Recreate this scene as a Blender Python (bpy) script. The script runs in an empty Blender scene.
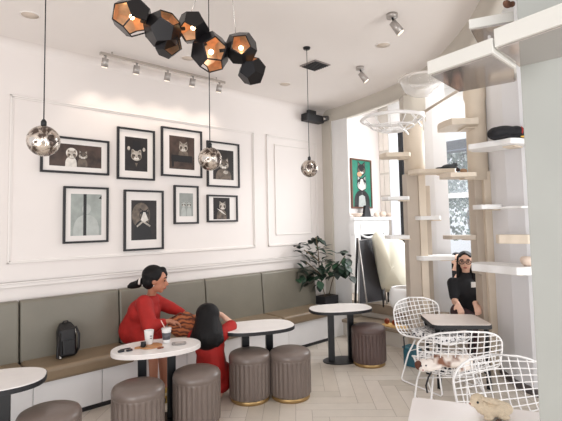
import bpy, bmesh, math, random
from mathutils import Vector, Matrix
random.seed(7)
PI = math.pi
C = bpy.context.scene.collection
V = Vector
# ---------------------------------------------------------------- camera model
CAM = V((0, 0, 1.75)); FPX = 440.; PX, PY = 281., 194.
RX = V((0.74305, -0.66895, -0.01934)); RY = V((0.02848, 0.06048, -0.99776)); RZ = V((0.66863, 0.74084, 0.06399))
def D(px, py, d):
    return CAM + RX*((px-PX)/FPX*d) + RY*((py-PY)/FPX*d) + RZ*d
def on(px, py, ax, val):
    r = RX*(px-PX) + RY*(py-PY) + RZ*FPX
    return CAM + r*((val-CAM[ax])/r[ax])
# ---------------------------------------------------------------- materials
MATS = {}
def mat(name, col, rough=.6, metal=0., noise=0., nscale=8., bump=0., bscale=60., emit=0., alpha=1., trans=0., spec=None, col2=None, coat=0., ior=None):
    if name in MATS: return MATS[name]
    m = bpy.data.materials.new(name); m.use_nodes = True
    nt = m.node_tree; b = nt.nodes['Principled BSDF']
    c = (*col, 1.)
    b.inputs['Base Color'].default_value = c
    b.inputs['Roughness'].default_value = rough; b.inputs['Metallic'].default_value = metal
    if coat: b.inputs['Coat Weight'].default_value = coat
    if spec is not None: b.inputs['Specular IOR Level'].default_value = spec
    if ior: b.inputs['IOR'].default_value = ior
    if trans: b.inputs['Transmission Weight'].default_value = trans
    if alpha < 1: b.inputs['Alpha'].default_value = alpha
    if emit:
        b.inputs['Emission Color'].default_value = c; b.inputs['Emission Strength'].default_value = emit
    tc = nt.nodes.new('ShaderNodeTexCoord')
    if noise or col2:
        n = nt.nodes.new('ShaderNodeTexNoise'); n.inputs['Scale'].default_value = nscale; n.inputs['Detail'].default_value = 4
        nt.links.new(tc.outputs['Object'], n.inputs['Vector'])
        r = nt.nodes.new('ShaderNodeValToRGB')
        r.color_ramp.elements[0].position = .3; r.color_ramp.elements[1].position = .7
        k = 1-noise
        r.color_ramp.elements[0].color = (*(col2 or [v*k for v in col]), 1)
        r.color_ramp.elements[1].color = c
        nt.links.new(n.outputs['Fac'], r.inputs['Fac']); nt.links.new(r.outputs['Color'], b.inputs['Base Color'])
    if bump:
        n2 = nt.nodes.new('ShaderNodeTexNoise'); n2.inputs['Scale'].default_value = bscale
        nt.links.new(tc.outputs['Object'], n2.inputs['Vector'])
        bp = nt.nodes.new('ShaderNodeBump'); bp.inputs['Strength'].default_value = bump; bp.inputs['Distance'].default_value = .01
        nt.links.new(n2.outputs['Fac'], bp.inputs['Height']); nt.links.new(bp.outputs['Normal'], b.inputs['Normal'])
    MATS[name] = m; return m
def s(r, g, b):      # sRGB 0-255 -> linear
    f = lambda v: (v/255./12.92) if v <= 10 else ((v/255.+.055)/1.055)**2.4
    return (f(r), f(g), f(b))
WALL = mat('wall_paint', s(229, 222, 218), .7, noise=.03, nscale=1.5)
CEIL = mat('ceiling_paint', s(238, 232, 228), .8, noise=.03, nscale=1.)
TRIM = mat('trim_paint', s(231, 225, 221), .5, noise=.02)
WHITE = mat('white_paint', s(236, 235, 234), .5, noise=.02)
COOL = mat('cool_white_panel', s(232, 232, 235), .5, noise=.03, nscale=2)
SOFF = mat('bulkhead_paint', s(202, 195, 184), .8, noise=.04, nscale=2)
PLAS = mat('grey_plaster', s(150, 150, 144), .6, noise=.08, nscale=3, bump=.1, bscale=8)
CAB = mat('bench_cabinet_white', s(232, 230, 230), .35, noise=.02)
BLACK = mat('black_matt', s(28, 28, 32), .5, noise=.1)
BLKM = mat('black_metal', s(30, 31, 34), .35, metal=.3, noise=.1)
LEATH = mat('grey_green_leather', s(124, 119, 107), .36, noise=.12, nscale=3, bump=.1, bscale=25)
SEATL = mat('taupe_seat_leather', s(138, 119, 96), .38, noise=.15, nscale=3, bump=.1, bscale=25)
SEAM = mat('dark_seam', s(52, 46, 42), .6, noise=.1)
OTT = mat('taupe_pleated_leather', s(116, 103, 96), .30, noise=.12, nscale=6, bump=.08)
OTTD = mat('dark_brown_leather', s(92, 74, 70), .4, noise=.12, nscale=6, bump=.08)
GOLD = mat('brushed_gold', s(176, 146, 100), .4, metal=.8, noise=.1)
MARB = mat('white_marble', s(236, 231, 228), .3, noise=.05, nscale=9)
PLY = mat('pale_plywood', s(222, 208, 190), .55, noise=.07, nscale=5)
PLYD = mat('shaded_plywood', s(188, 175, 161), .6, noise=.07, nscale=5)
WOODT = mat('grey_oak_step', s(158, 142, 124), .5, noise=.22, nscale=7)
WIRE = mat('white_wire', s(240, 238, 237), .35, noise=.02)
CHROME = mat('chrome', s(205, 200, 195), .15, metal=1., noise=.1)
GLASS = None
RED = mat('red_cloth', s(168, 24, 18), .75, noise=.25, nscale=9, bump=.3, bscale=22)
SKIN = mat('skin', s(178, 120, 94), .55, noise=.06)
SKIN2 = mat('light_skin', s(222, 178, 156), .55, noise=.06)
HAIR = mat('black_hair', s(14, 11, 13), .6, spec=.25, noise=.3, nscale=40, bump=.4, bscale=70)
BLKC = mat('black_cloth', s(26, 27, 32), .85, noise=.2, bump=.2, bscale=30)
LIP = mat('lip', s(160, 70, 62), .5, noise=.05)
SOLE = mat('shoe_dark', s(40, 36, 36), .6, noise=.1)
def glassmat(name, col, alpha, rough=.05):
    m = bpy.data.materials.new(name); m.use_nodes = True; nt = m.node_tree
    b = nt.nodes['Principled BSDF']; out = nt.nodes['Material Output']
    b.inputs['Base Color'].default_value = (*col, 1); b.inputs['Roughness'].default_value = rough
    t = nt.nodes.new('ShaderNodeBsdfTransparent'); mx = nt.nodes.new('ShaderNodeMixShader')
    fr = nt.nodes.new('ShaderNodeLayerWeight'); fr.inputs['Blend'].default_value = .35
    mr = nt.nodes.new('ShaderNodeMapRange'); mr.inputs['To Min'].default_value = alpha; mr.inputs['To Max'].default_value = min(1, alpha+.5)
    nt.links.new(fr.outputs['Facing'], mr.inputs['Value']); nt.links.new(mr.outputs['Result'], mx.inputs['Fac'])
    nt.links.new(t.outputs[0], mx.inputs[1]); nt.links.new(b.outputs[0], mx.inputs[2]); nt.links.new(mx.outputs[0], out.inputs['Surface'])
    return m
PANE = glassmat('window_glass', s(235, 240, 245), .08)
ACRY = glassmat('clear_acrylic', s(240, 238, 236), .22)
# ---------------------------------------------------------------- mesh builder
class MB:
    def __init__(s_): s_.v = []; s_.f = []; s_.mi = []; s_.sm = []
    def add(s_, vs, fs, mi=0, sm=False, M=None):
        o = len(s_.v)
        s_.v += [(M @ V(v)) if M else V(v) for v in vs]
        for f in fs: s_.f.append([i+o for i in f]); s_.mi.append(mi); s_.sm.append(sm)
        return s_
    def box(s_, lo, hi, mi=0, M=None):
        (a, b, c), (d, e, f) = lo, hi
        vs = [(a,b,c),(d,b,c),(d,e,c),(a,e,c),(a,b,f),(d,b,f),(d,e,f),(a,e,f)]
        return s_.add(vs, [(0,3,2,1),(4,5,6,7),(0,1,5,4),(1,2,6,5),(2,3,7,6),(3,0,4,7)], mi, False, M)
    def prism(s_, pts, z0, z1, mi=0, M=None, sm=False):
        n = len(pts)
        vs = [(x, y, z0) for x, y in pts] + [(x, y, z1) for x, y in pts]
        s_.add(vs, [tuple(range(n-1, -1, -1)), tuple(range(n, 2*n))], mi, False, M)
        o = len(s_.v)-2*n
        for i in range(n):
            j = (i+1) % n; s_.f.append([o+i, o+j, o+n+j, o+n+i]); s_.mi.append(mi); s_.sm.append(sm)
        return s_
    def lathe(s_, prof, seg=32, mi=0, M=None, sm=True, fr=None, caps=True):
        vs = []; fs = []; n = len(prof)
        for k in range(seg):
            a = 2*PI*k/seg
            for (r, z) in prof:
                rr = r*(fr(a, z) if fr else 1)
                vs.append((rr*math.cos(a), rr*math.sin(a), z))
        for k in range(seg):
            k2 = (k+1) % seg
            for i in range(n-1): fs.append((k*n+i, k2*n+i, k2*n+i+1, k*n+i+1))
        if caps:
            fs.append(tuple(k*n for k in range(seg-1, -1, -1))); fs.append(tuple(k*n+n-1 for k in range(seg)))
        return s_.add(vs, fs, mi, sm, M)
    def ball(s_, c, r, mi=0, seg=16, rings=10, rot=None, sm=True):
        if not hasattr(r, '__len__'): r = (r, r, r)
        vs = [(0,0,r[2])]; fs = []
        for i in range(1, rings):
            t = PI*i/rings
            for k in range(seg):
                a = 2*PI*k/seg; vs.append((r[0]*math.sin(t)*math.cos(a), r[1]*math.sin(t)*math.sin(a), r[2]*math.cos(t)))
        vs.append((0,0,-r[2])); L = len(vs)-1
        for k in range(seg):
            k2 = (k+1) % seg
            fs.append((0, 1+k, 1+k2)); fs.append((L, L-seg+k2, L-seg+k))
            for i in range(rings-2):
                a = 1+i*seg; fs.append((a+k, a+seg+k, a+seg+k2, a+k2))
        M = Matrix.Translation(V(c))
        if rot: M = M @ rot.to_4x4()
        return s_.add(vs, fs, mi, sm, M)
    def cone(s_, p0, r0, p1, r1, mi=0, seg=12, sm=True):
        p0 = V(p0); p1 = V(p1); d = p1-p0
        q = d.to_track_quat('Z', 'Y').to_matrix().to_4x4()
        return s_.lathe([(r0, 0), (r1, d.length)], seg, mi, Matrix.Translation(p0) @ q, sm)
    def cap(s_, p0, r0, p1, r1, mi=0, seg=12):
        s_.cone(p0, r0, p1, r1, mi, seg); s_.ball(p0, r0, mi, seg, 8); s_.ball(p1, r1, mi, seg, 8); return s_
    def tube(s_, pts, r, mi=0, seg=6, closed=False, sm=True):
        pts = [V(p) for p in pts]; n = len(pts); vs = []; fs = []; ref = V((0, 0, 1)); prev = None
        for i, p in enumerate(pts):
            t = ((pts[(i+1) % n]-pts[i-1]) if closed else (pts[min(i+1, n-1)]-pts[max(i-1, 0)])).normalized()
            if prev is None:
                a = t.cross(ref if abs(t.z) < .9 else V((1, 0, 0))).normalized()
            else:
                a = (prev - t*prev.dot(t)).normalized()
            prev = a; b = t.cross(a)
            for k in range(seg):
                w = 2*PI*k/seg; vs.append(p + (a*math.cos(w)+b*math.sin(w))*(r[i] if hasattr(r, '__len__') else r))
        for i in range(n if closed else n-1):
            j = (i+1) % n
            for k in range(seg):
                k2 = (k+1) % seg; fs.append((i*seg+k, i*seg+k2, j*seg+k2, j*seg+k))
        if not closed: fs += [tuple(range(seg-1, -1, -1)), tuple(range((n-1)*seg, n*seg))]
        return s_.add(vs, fs, mi, sm)
    def poly(s_, pts, mi=0): return s_.add(pts, [tuple(range(len(pts)))], mi)
def wloc(o):
    l = V((0, 0, 0))
    while o is not None: l = l+o.location; o = o.parent
    return l
def obj(name, mb, m, parent=None, world=True, bevel=0, bseg=2, base=None, recalc=True):
    """link one mesh; verts given in world space unless world=False (then in the parent's space)"""
    off = wloc(parent) if (parent and world) else V((0, 0, 0))
    loc = V((0, 0, 0))
    if parent is None and world:
        if base is None:
            xs = [v.x for v in mb.v]; ys = [v.y for v in mb.v]; zs = [v.z for v in mb.v]
            base = V(((min(xs)+max(xs))/2, (min(ys)+max(ys))/2, min(zs)))
        off = V(base); loc = V(base)
    me = bpy.data.meshes.new(name); me.from_pydata([v-off for v in mb.v], [], mb.f)
    for x in (m if isinstance(m, (list, tuple)) else [m]): me.materials.append(x)
    for p, a, b in zip(me.polygons, mb.mi, mb.sm): p.material_index = a; p.use_smooth = b
    if recalc:
        bm = bmesh.new(); bm.from_mesh(me); bmesh.ops.recalc_face_normals(bm, faces=bm.faces); bm.to_mesh(me); bm.free()
    me.update()
    o = bpy.data.objects.new(name, me); C.objects.link(o); o.location = loc; o.parent = parent
    if bevel:
        b = o.modifiers.new('bevel', 'BEVEL'); b.width = bevel; b.segments = bseg; b.limit_method = 'ANGLE'
    return o
def tag(o, label=None, cat=None, group=None):
    if label: o['label'] = label
    if cat: o['category'] = cat
    if group: o['group'] = group
    return o
def thing(name, label, cat, loc=(0, 0, 0), rz=0, group=None):
    o = bpy.data.objects.new(name, None); C.objects.link(o); o.location = loc; o.rotation_euler = (0, 0, rz)
    return tag(o, label, cat, group)
def struct(name, mb, m, parent=None, **k):
    o = obj(name, mb, m, parent, **k)
    if parent is None: o['kind'] = 'structure'
    return o
def dup(root, loc, rz, label, group=None):
    r = root.copy(); C.objects.link(r); r.location = loc; r.rotation_euler = (0, 0, rz); r['label'] = label
    if group: r['group'] = group
    for ch in list(root.children):
        c = ch.copy(); C.objects.link(c); c.parent = r
        for g in list(ch.children):
            d = g.copy(); C.objects.link(d); d.parent = c
    return r
def blob(name, mb, m, parent=None, voxel=.012, smooth=4, world=True, base=None):
    o = obj(name, mb, m, parent, world=world, base=base, recalc=False)
    r = o.modifiers.new('remesh', 'REMESH'); r.mode = 'VOXEL'; r.voxel_size = voxel; r.use_smooth_shade = True
    if smooth:
        q = o.modifiers.new('smooth', 'SMOOTH'); q.factor = .5; q.iterations = smooth
    return o

# ================================================================= SETTING
YW = 4.95       # picture wall
XE = 5.45       # end pier
HC = 3.6
# floor : herringbone planks in one mesh, shade by material slot
fm = [mat('oak_plank_%d' % i, s(*c), .3, noise=.06, nscale=9) for i, c in enumerate([(216,206,194),(221,211,200),(211,200,187),(218,209,198),(206,196,183)])]
mb = MB(); L_, W_ = .75, .15; ca, sa = math.cos(PI/4+.02), math.sin(PI/4+.02)
def plank(x0, y0, x1, y1):
    g = .0015
    q = [(x0+g, y0+g), (x1-g, y0+g), (x1-g, y1-g), (x0+g, y1-g)]
    q = [(ca*x-sa*y+2.5, sa*x+ca*y+2) for x, y in q]
    if all(x < -2.5 or x > 6.0 or y < -2.5 or y > 5.2 for x, y in q): return
    if min(x for x, y in q) < -3 or max(x for x, y in q) > 6.5 or min(y for x, y in q) < -3 or max(y for x, y in q) > 5.6: return
    mb.poly([(x, y, 0) for x, y in q], random.randrange(5))
for a in range(-60, 60):
    for b in range(-16, 16):
        ox, oy = a*W_+b*L_, a*W_-b*L_
        plank(ox, oy, ox+L_, oy+W_); plank(ox, oy+W_, ox+W_, oy+W_+L_)
mb.box((-3.2, -3.2, -.06), (12, 6.5, -.003), 5)
struct('floor', mb, fm+[mat('floor_gap', s(150, 138, 126), .6, noise=.1)], base=(0, 0, 0), recalc=False)
# walls
mb = MB().box((-3, YW, 0), (XE+.1, YW+.15, 4.0)); struct('wall_left', mb, WALL)
mb = MB().prism([(XE, 4.435), (XE+.18, 4.60), (XE+.18, YW-.001), (XE, YW-.001)], 0, 4.0); struct('wall_pier', mb, [WHITE])
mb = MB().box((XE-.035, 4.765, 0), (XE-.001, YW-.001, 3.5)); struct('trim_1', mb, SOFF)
# ceiling with the curved edge and the bulkhead fascia
curve = [(5.45, 4.95), (5.43, 4.53), (5.34, 4.07), (5.24, 3.65), (5.12, 3.25), (4.92, 2.82), (4.62, 2.40), (4.32, 2.07), (4.01, 1.78), (3.71, 1.54), (3.3, 1.27), (2.8, 1.0), (2.2, .72), (1.5, .45), (.6, .15), (-3, -.6)]
def smoothc(p, n=5):
    out = []
    for i in range(len(p)-1):
        p0 = V(p[max(i-1, 0)]); p1 = V(p[i]); p2 = V(p[i+1]); p3 = V(p[min(i+2, len(p)-1)])
        for k in range(n):
            t = k/n
            out.append(.5*((2*p1)+(p2-p0)*t+(2*p0-5*p1+4*p2-p3)*t*t+(3*p1-p0-3*p2+p3)*t**3))
    out.append(V(p[-1])); return out
cv = smoothc(curve)
mb = MB().prism([(-3, YW)]+[(p.x, p.y) for p in cv], HC, HC+.05); struct('ceiling', mb, CEIL)
mb = MB()
for i in range(len(cv)-1):
    a, b = cv[i], cv[i+1]; t = (b-a).normalized(); n = V((-t.y, t.x))
    if n.x < 0: n = -n
    def nn(j):
        t = (cv[min(j+1, len(cv)-1)]-cv[max(j-1, 0)]).normalized(); q = V((-t.y, t.x)); return q if q.x > 0 else -q
    a2 = a+nn(i)*.12; b2 = b+nn(i+1)*.12
    mb.add([(a.x, a.y, 3.40), (b.x, b.y, 3.40), (b.x, b.y, HC), (a.x, a.y, HC), (a2.x, a2.y, 3.40), (b2.x, b2.y, 3.40), (b2.x, b2.y, 4.1), (a2.x, a2.y, 4.1)],
           [(0,1,2,3), (0,4,5,1), (4,7,6,5)], 0, True)
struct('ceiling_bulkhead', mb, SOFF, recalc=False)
mb = MB().box((2.0, -1.5, 4.1), (9.5, 6.2, 4.15)); struct('ceiling_alcove', mb, WHITE)
# crown cove along the picture wall
mb = MB(); n = 6; pts = []
for k in range(n+1):
    a = PI/2*k/n; pts.append((YW-.10*(1-math.sin(a)), HC-.10*(1-math.cos(a))))
for i in range(n):
    (y0, z0), (y1, z1) = pts[i], pts[i+1]
    mb.add([(-3, y0, z0), (XE, y0, z0), (XE, y1, z1), (-3, y1, z1)], [(0, 1, 2, 3)], 0, True)
struct('trim_cove', mb, WALL, recalc=False)
# mouldings on the picture wall
def moulding(name, x0, x1, z0, z1, w=.035, t=.022):
    mb = MB()
    for (k, tt) in ((0, t), (w*.45, t*.5)):
        a, b, c, d = x0+k, x1-k, z0+k, z1-k
        ww = w*.45
        mb.box((a, YW-tt, c), (b, YW, c+ww)); mb.box((a, YW-tt, d-ww), (b, YW, d)); mb.box((a, YW-tt, c), (a+ww, YW, d)); mb.box((b-ww, YW-tt, c), (b, YW, d))
    return struct(name, mb, TRIM, bevel=.003)
moulding('trim_2', .89, 3.95, 1.40, 3.06)
p = on(266, 133, 1, YW); q = on(318, 244, 1, YW); moulding('trim_3', p.x, q.x, 1.40, 3.06)
p = on(274, 145, 1, YW); q = on(312, 236, 1, YW); moulding('trim_4', p.x, q.x, 1.56, 2.93, .02, .015)
p = on(266, 133, 1, YW).x
mb = MB().box((-3, YW-.03, 1.17), (XE-.04, YW, 1.22)).box((-3, YW-.045, 1.205), (XE-.04, YW, 1.22)); struct('trim_rail', mb, TRIM, bevel=.004)

# platform and steps
mb = MB().prism([(5.72, 3.02), (5.95, 3.02), (5.95, 3.75), (9.4, 3.75), (9.4, 6.0), (5.72, 6.0)], 0, .46); 
struct('floor_platform', mb, mat('platform_wood', s(188, 174, 158), .35, noise=.2, nscale=4))
mb = MB().box((5.30, 2.95, 0), (5.72, 4.359, .2)).box((5.30, 4.359, 0), (5.449, 4.76, .2)); struct('step_lower_riser', mb, mat('riser_white', s(206, 200, 192), .5, noise=.04))
mb = MB().box((5.27, 2.95, .2), (5.719, 4.43, .245)).box((5.27, 4.431, .2), (5.449, 4.76, .245)); struct('step_lower_tread', mb, WOODT, bevel=.006)
mb = MB().box((5.66, 3.02, .245), (5.719, 4.43, .33)); struct('step_upper_riser', mb, mat('riser_white', (0, 0, 0)), bevel=.02)
mb = MB().box((5.64, 3.02, .331), (5.80, 4.43, .475)); struct('step_upper_nosing', mb, WOODT, bevel=.006)
for o in [x for x in C.objects if x.name.startswith('step_')]: o['kind'] = 'structure'; 
C.objects['step_lower_riser'].name = 'trim_5'; C.objects['step_lower_tread'].name = 'floor_step'; C.objects['step_upper_riser'].name = 'trim_6'; C.objects['step_upper_nosing'].name = 'trim_7'

# alcove walls behind the platform
mb = MB().box((XE+.18, 5.25, .46), (8.05, 5.4, 4.1)); struct('wall_alcove', mb, WALL)
# alcove side wall with square panelling
XF = 7.45
mb = MB().box((XF+.0, 5.02, .46), (XF+.12, 5.249, 4.1), 0)
for z in (.9, 1.35, 1.8, 2.25, 2.7, 3.15):
    mb.box((XF-.012, 5.03, z), (XF, 5.13, z+.41), 1); mb.box((XF-.012, 5.145, z), (XF, 5.24, z+.41), 1)
struct('wall_panelled', mb, [mat('panel_gap', s(205, 198, 190), .6, noise=.05), mat('panel_square', s(226, 218, 210), .4, noise=.04)], bevel=.002)
# far window wall: mullions and panes
mb = MB().box((XF+.02, -.5, 0), (XF+.14, 4.69, .95)).box((XF+.02, -.5, 3.5), (XF+.14, 5.019, 4.1)); struct('wall_window_side', mb, WHITE)
yy = [4.72, 4.22, 3.7, 3.25, 2.3, .9]
w = thing('window_1', 'tall shop window with dark mullions', 'window', (XF, 4.4, .95)); w['kind'] = 'structure'
def fr(name, mb, m, par): return obj(name, mb, m, par)
fr('white_frame', MB().box((XF, 4.80, .46), (XF+.08, 5.01, 3.49)), mat('window_white_glow', s(238, 240, 246), .4, noise=.01, emit=.35), w)  # white frame glows by itself in place of daylight
fr('mullion', MB().box((XF-.02, 4.70, .46), (XF+.1, 4.79, 3.49)), BLACK, w)
fr('mullion', MB().box((XF-.02, 3.25, .95), (XF+.1, 3.29, 3.49)), WHITE, w)
fr('transom', MB().box((XF-.02, .0, 2.12), (XF+.08, 4.69, 2.20)), WHITE, w)
fr('pane', MB().box((XF+.03, 3.3, .95), (XF+.04, 4.69, 3.49)), PANE, w)
fr('pane', MB().box((XF+.03, .0, .95), (XF+.04, 3.24, 3.49)), PANE, w)
# outside: foliage, dark fascia sign, bright backdrop
mb = MB(); rnd = random.Random(3)
for i in range(2600):
    y = rnd.uniform(3.2, 5.0); z = rnd.uniform(2.0, 3.3) if rnd.random() < .9 else rnd.uniform(1.3, 2.0)
    c = V((rnd.uniform(8.9, 9.5), y, z)); r = rnd.uniform(.03, .075)
    a = V((rnd.gauss(0, .4), rnd.gauss(0, 1), rnd.gauss(0, 1))).normalized(); b = a.cross(V((1, .2, .1))).normalized()
    mb.poly([c-a*r, c-b*r*.5, c+a*r, c+b*r*.5], rnd.choice([0, 0, 1, 2]))
ht = thing('street_tree', 'leafy grey-green street tree seen through the far shop window', 'tree', (9.2, 4.2, 0))
f = obj('foliage', mb, [mat('leaf_grey', s(120, 142, 136), .7, noise=.3), mat('leaf_dark', s(74, 98, 96), .7, noise=.3), mat('leaf_pale', s(190, 204, 200), .7, noise=.1)], ht, recalc=False)
obj('trunk', MB().tube([(9.2, 4.2, 0), (9.22, 4.15, 1.0), (9.15, 4.25, 1.8), (9.25, 4.1, 2.6)], [.07, .06, .05, .03], seg=10), mat('bark', s(120, 110, 100), .8, noise=.3), ht)
tag(obj('street_sign', MB().box((8.5, 3.2, 3.08), (8.56, 4.6, 3.33)).box((8.49, 3.25, 3.12), (8.5, 4.55, 3.14), 1), [mat('sign_navy', s(44, 56, 76), .5, noise=.3, nscale=12), mat('sign_rule', s(120, 130, 150), .5, noise=.1)]), 'dark navy hanging signboard outside the far shop window', 'sign')
mb = MB().box((12, -4, 0), (12.1, 8, 5)); struct('backdrop_street', mb, mat('street_glow', s(232, 236, 242), .9, noise=.04, emit=.55))  # self-glowing backdrop standing in for the bright sky outside

# curved cat wall panels right of the gap, low panel left of the gap
def wallstrip(name, pts, z0, z1, m, t=.05):
    mb = MB(); pts = [V(p) for p in pts]; n = len(pts); off = []
    for i in range(n):
        d = (pts[min(i+1, n-1)]-pts[max(i-1, 0)]).normalized(); q = V((-d.y, d.x)); q = q if q.x > 0 else -q; off.append(pts[i]+q*t)
    poly = [(p.x, p.y) for p in pts]+[(p.x, p.y) for p in reversed(off)]
    mb.prism(poly, z0, z1); return struct(name, mb, m)
def G(px, d): p = D(px, 217, d); return (p.x, p.y)
wallstrip('wall_cat_left', [G(422, 6.25), G(436, 6.15), G(449.5, 6.1)], 0, 4.1, COOL)
wallstrip('wall_cat_right', [G(488, 5.25), G(497, 4.95), G(508, 4.68), G(525, 4.45), G(560, 4.2), G(600, 4.0)], 0, 4.1, COOL)
wallstrip('baseboard_right', [G(489, 5.2), G(497.2, 4.92), G(507.5, 4.65), G(524, 4.42), G(560, 4.17)], 0, .07, mat('dark_base', s(90, 84, 84), .6, noise=.1), .03)
# grey pillar in the right foreground
pa = D(528.3, 217, 1.80); a = V((pa.x, pa.y)); b = a+V((.743, -.669))*.9; nrm = V((.669, .743))*.10
mb = MB().prism([tuple(a), tuple(b), tuple(b+nrm), tuple(a+nrm+V((.743, -.669))*.10)], 0, HC+.5); struct('wall_right', mb, PLAS, bevel=.004)

# ================================================================= FURNITURE
def tube_ring(mb, prof): pass
# banquette
BX0, BX1 = -1.4, 4.94
bench = thing('banquette_bench', 'long wall bench with sage leather back panels on a white cabinet base', 'bench', (2, 4.7, 0))
segs = [-.9, .10, .985, 1.945, 3.05, 3.975, 5.05]
for i in range(len(segs)-1):
    x0, x1 = segs[i]+.006, segs[i+1]-.006
    mb = MB()
    # leaning slab
    pr = [(4.80, .47), (4.935, .47), (4.935, 1.045), (4.87, 1.05), (4.845, 1.03)]
    vs = [(x0, y, z) for y, z in pr]+[(x1, y, z) for y, z in pr]; n = 5
    mb.add(vs, [(0,1,2,3,4), (9,8,7,6,5)]+[(k, k+5, (k+1) % 5+5, (k+1) % 5) for k in range(5)])
    obj('backrest_panel', mb, LEATH, bench, bevel=.022, bseg=4)
for i in range(len(segs)-1):
    x0, x1 = segs[i]+.004, min(segs[i+1], 4.96)-.004
    mb = MB().box((x0, 4.395, .36), (x1, 4.83, .49)); obj('seat_cushion', mb, SEATL, bench, bevel=.035, bseg=4)
obj('seat_seam', MB().box((-.9, 4.83, .40), (5.04, 4.90, .475)), SEAM, bench)
cs = [-.9, -.1, .7, 1.02, 1.62, 2.55, 3.3, 4.1, 4.92]
for i in range(len(cs)-1):
    obj('cabinet_panel', MB().box((cs[i]+.003, 4.44, .045), (cs[i+1]-.003, 4.46, .375)), CAB, bench, bevel=.002)
obj('carcass', MB().box((-.9, 4.461, .045), (4.92, 4.93, .40)), CAB, bench)
obj('toe_kick', MB().box((-.9, 4.45, 0), (4.93, 4.9, .044)), BLACK, bench)
mb = MB().box((4.97, 4.50, 0), (5.405, 4.90, .47)); tag(obj('plinth', mb, WHITE, bevel=.005), 'low white plinth at the right end of the wall bench under the plant', 'plinth')

# ottomans
def make_ottoman(leather):
    t = thing('ottoman', '', 'ottoman')
    N = 26
    fr_ = lambda a, z: 1-.06*abs(math.cos(a*N/2))**5 if .04 < z < .345 else 1
    mb = MB().lathe([(.188, .035), (.2, .05), (.2, .12), (.2, .2), (.2, .3), (.2, .335), (.2, .35), (.196, .366)], N*8, fr=fr_)
    obj('pleated_side', mb, leather, t, world=False)
    mb = MB().lathe([(.196, .350), (.2005, .358), (.202, .376), (.199, .394), (.188, .412), (.16, .424), (.11, .433), (.05, .437), (.004, .438)], 48)
    obj('seat', mb, leather, t, world=False)
    obj('base_ring', MB().lathe([(.182, 0), (.186, .003), (.186, .034), (.18, .038)], 48), GOLD, t, world=False)
    return t
otG = 'pleated taupe leather ottomans'
o1 = make_ottoman(OTT); o1['group'] = otG
os_ = [((1.60, 3.50), 'taupe pleated ottoman in front of the cup table, its base cut by the frame', ),
       ((2.04, 3.42), 'taupe pleated ottoman closest to the kneeling girl with long hair, in front of her'),
       ((2.71, 3.52), 'taupe pleated ottoman in front of the middle oval table, just right of the kneeling girl'),
       ((3.04, 3.28), 'taupe pleated ottoman in front of the middle oval table, farther from the kneeling girl'),
       ((.85, 3.42), 'taupe pleated ottoman cut by the bottom edge beside the leftmost table')]
for i, ((x, y), lb) in enumerate(os_):
    if i == 0: o1.location = (x, y, 0); o1['label'] = lb
    else: dup(o1, (x, y, 0), .3*i, lb)
o1.location = (1.515, 3.45, 0)
o5 = make_ottoman(OTTD); o5.location = (4.42, 3.34, 0); o5.rotation_euler.z = .2; o5['label'] = 'dark brown pleated ottoman between the far oval table and the steps'; o5['group'] = otG
for o in C.objects:
    if o.name.startswith('ottoman') and o.parent is None: o.scale = (1.04, 1.04, 1.10); o.location.x += .055; o.location.y += .06

# oval tables
def oval(lx, ly, n=40, e=2.6):
    out = []
    for k in range(n):
        a = 2*PI*k/n; c, s_ = math.cos(a), math.sin(a)
        out.append((lx*abs(c)**(2/e)*(1 if c > 0 else -1), ly*abs(s_)**(2/e)*(1 if s_ > 0 else -1)))
    return out
def make_table(edge, e=2.6):
    t = thing('oval_table', '', 'table')
    mb = MB().prism(oval(.395, .262, e=e), .632, .660, 0); obj('tabletop', mb, MARB, t, world=False, bevel=.003)
    mb = MB().prism(oval(.399, .266, e=e), .620, .654, 0); obj('table_edge', mb, edge, t, world=False)
    for x in (-.13, .13): obj('leg', MB().box((x-.038, -.02, .012), (x+.038, .02, .622)), BLKM, t, world=False, bevel=.003)
    obj('base_plate', MB().prism(oval(.24, .16, e=2.1), 0, .012), BLKM, t, world=False)
    return t
ta = math.radians(-30)
t1 = make_table(BLACK); t1.location = (4.32, 3.71, 0); t1.rotation_euler.z = ta; t1['label'] = 'oval white table with black edge at the far end of the bench beside the plant'
t1['group'] = 'oval marble cafe tables'
dup(t1, (2.98, 3.72, 0), math.radians(-24), 'oval white table with black edge behind two ottomans, right of the kneeling girl')
dup(t1, (.56, 3.82, 0), math.radians(-20), 'oval white table with black edge cut by the left picture border')
tb = make_table(mat('pale_edge', s(225, 218, 214), .4, noise=.04), 2.2); tb.location = (1.86, 3.77, 0); tb.rotation_euler.z = math.radians(-20); tb.scale = (.98, .93, 1); tb['label'] = 'oval white table with a white edge holding the paper cups and tray'; tb['group'] = 'oval marble cafe tables'
TB = V((1.83, 3.78, .660))

# square table right
pq = [(4.64, 2.78), (4.25, 2.40), (4.66, 1.96), (5.02, 2.33)]
cq = V((sum(x for x, y in pq)/4, sum(y for x, y in pq)/4))
t = thing('square_table', 'square pale wood table with black edge in front of the woman in black', 'table', (cq.x, cq.y, 0))
def roundpoly(pts, r, n=4):
    out = []; m = len(pts)
    for i in range(m):
        p = V(pts[i]); a = (V(pts[i-1])-p).normalized(); b = (V(pts[(i+1) % m])-p).normalized()
        for k in range(n+1):
            tt = k/n; out.append(tuple((p+a*r)*(1-tt)**2+p*2*tt*(1-tt)+(p+b*r)*tt*tt))
    return out
obj('tabletop', MB().prism(roundpoly(pq, .07), .642, .662), mat('table_greige', s(226, 214, 206), .4, noise=.08, nscale=8), t, bevel=.003)
pe = [tuple(cq+(V(p)-cq)*1.015) for p in pq]
obj('table_edge', MB().prism(roundpoly(pe, .07), .615, .655), BLACK, t)
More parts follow.
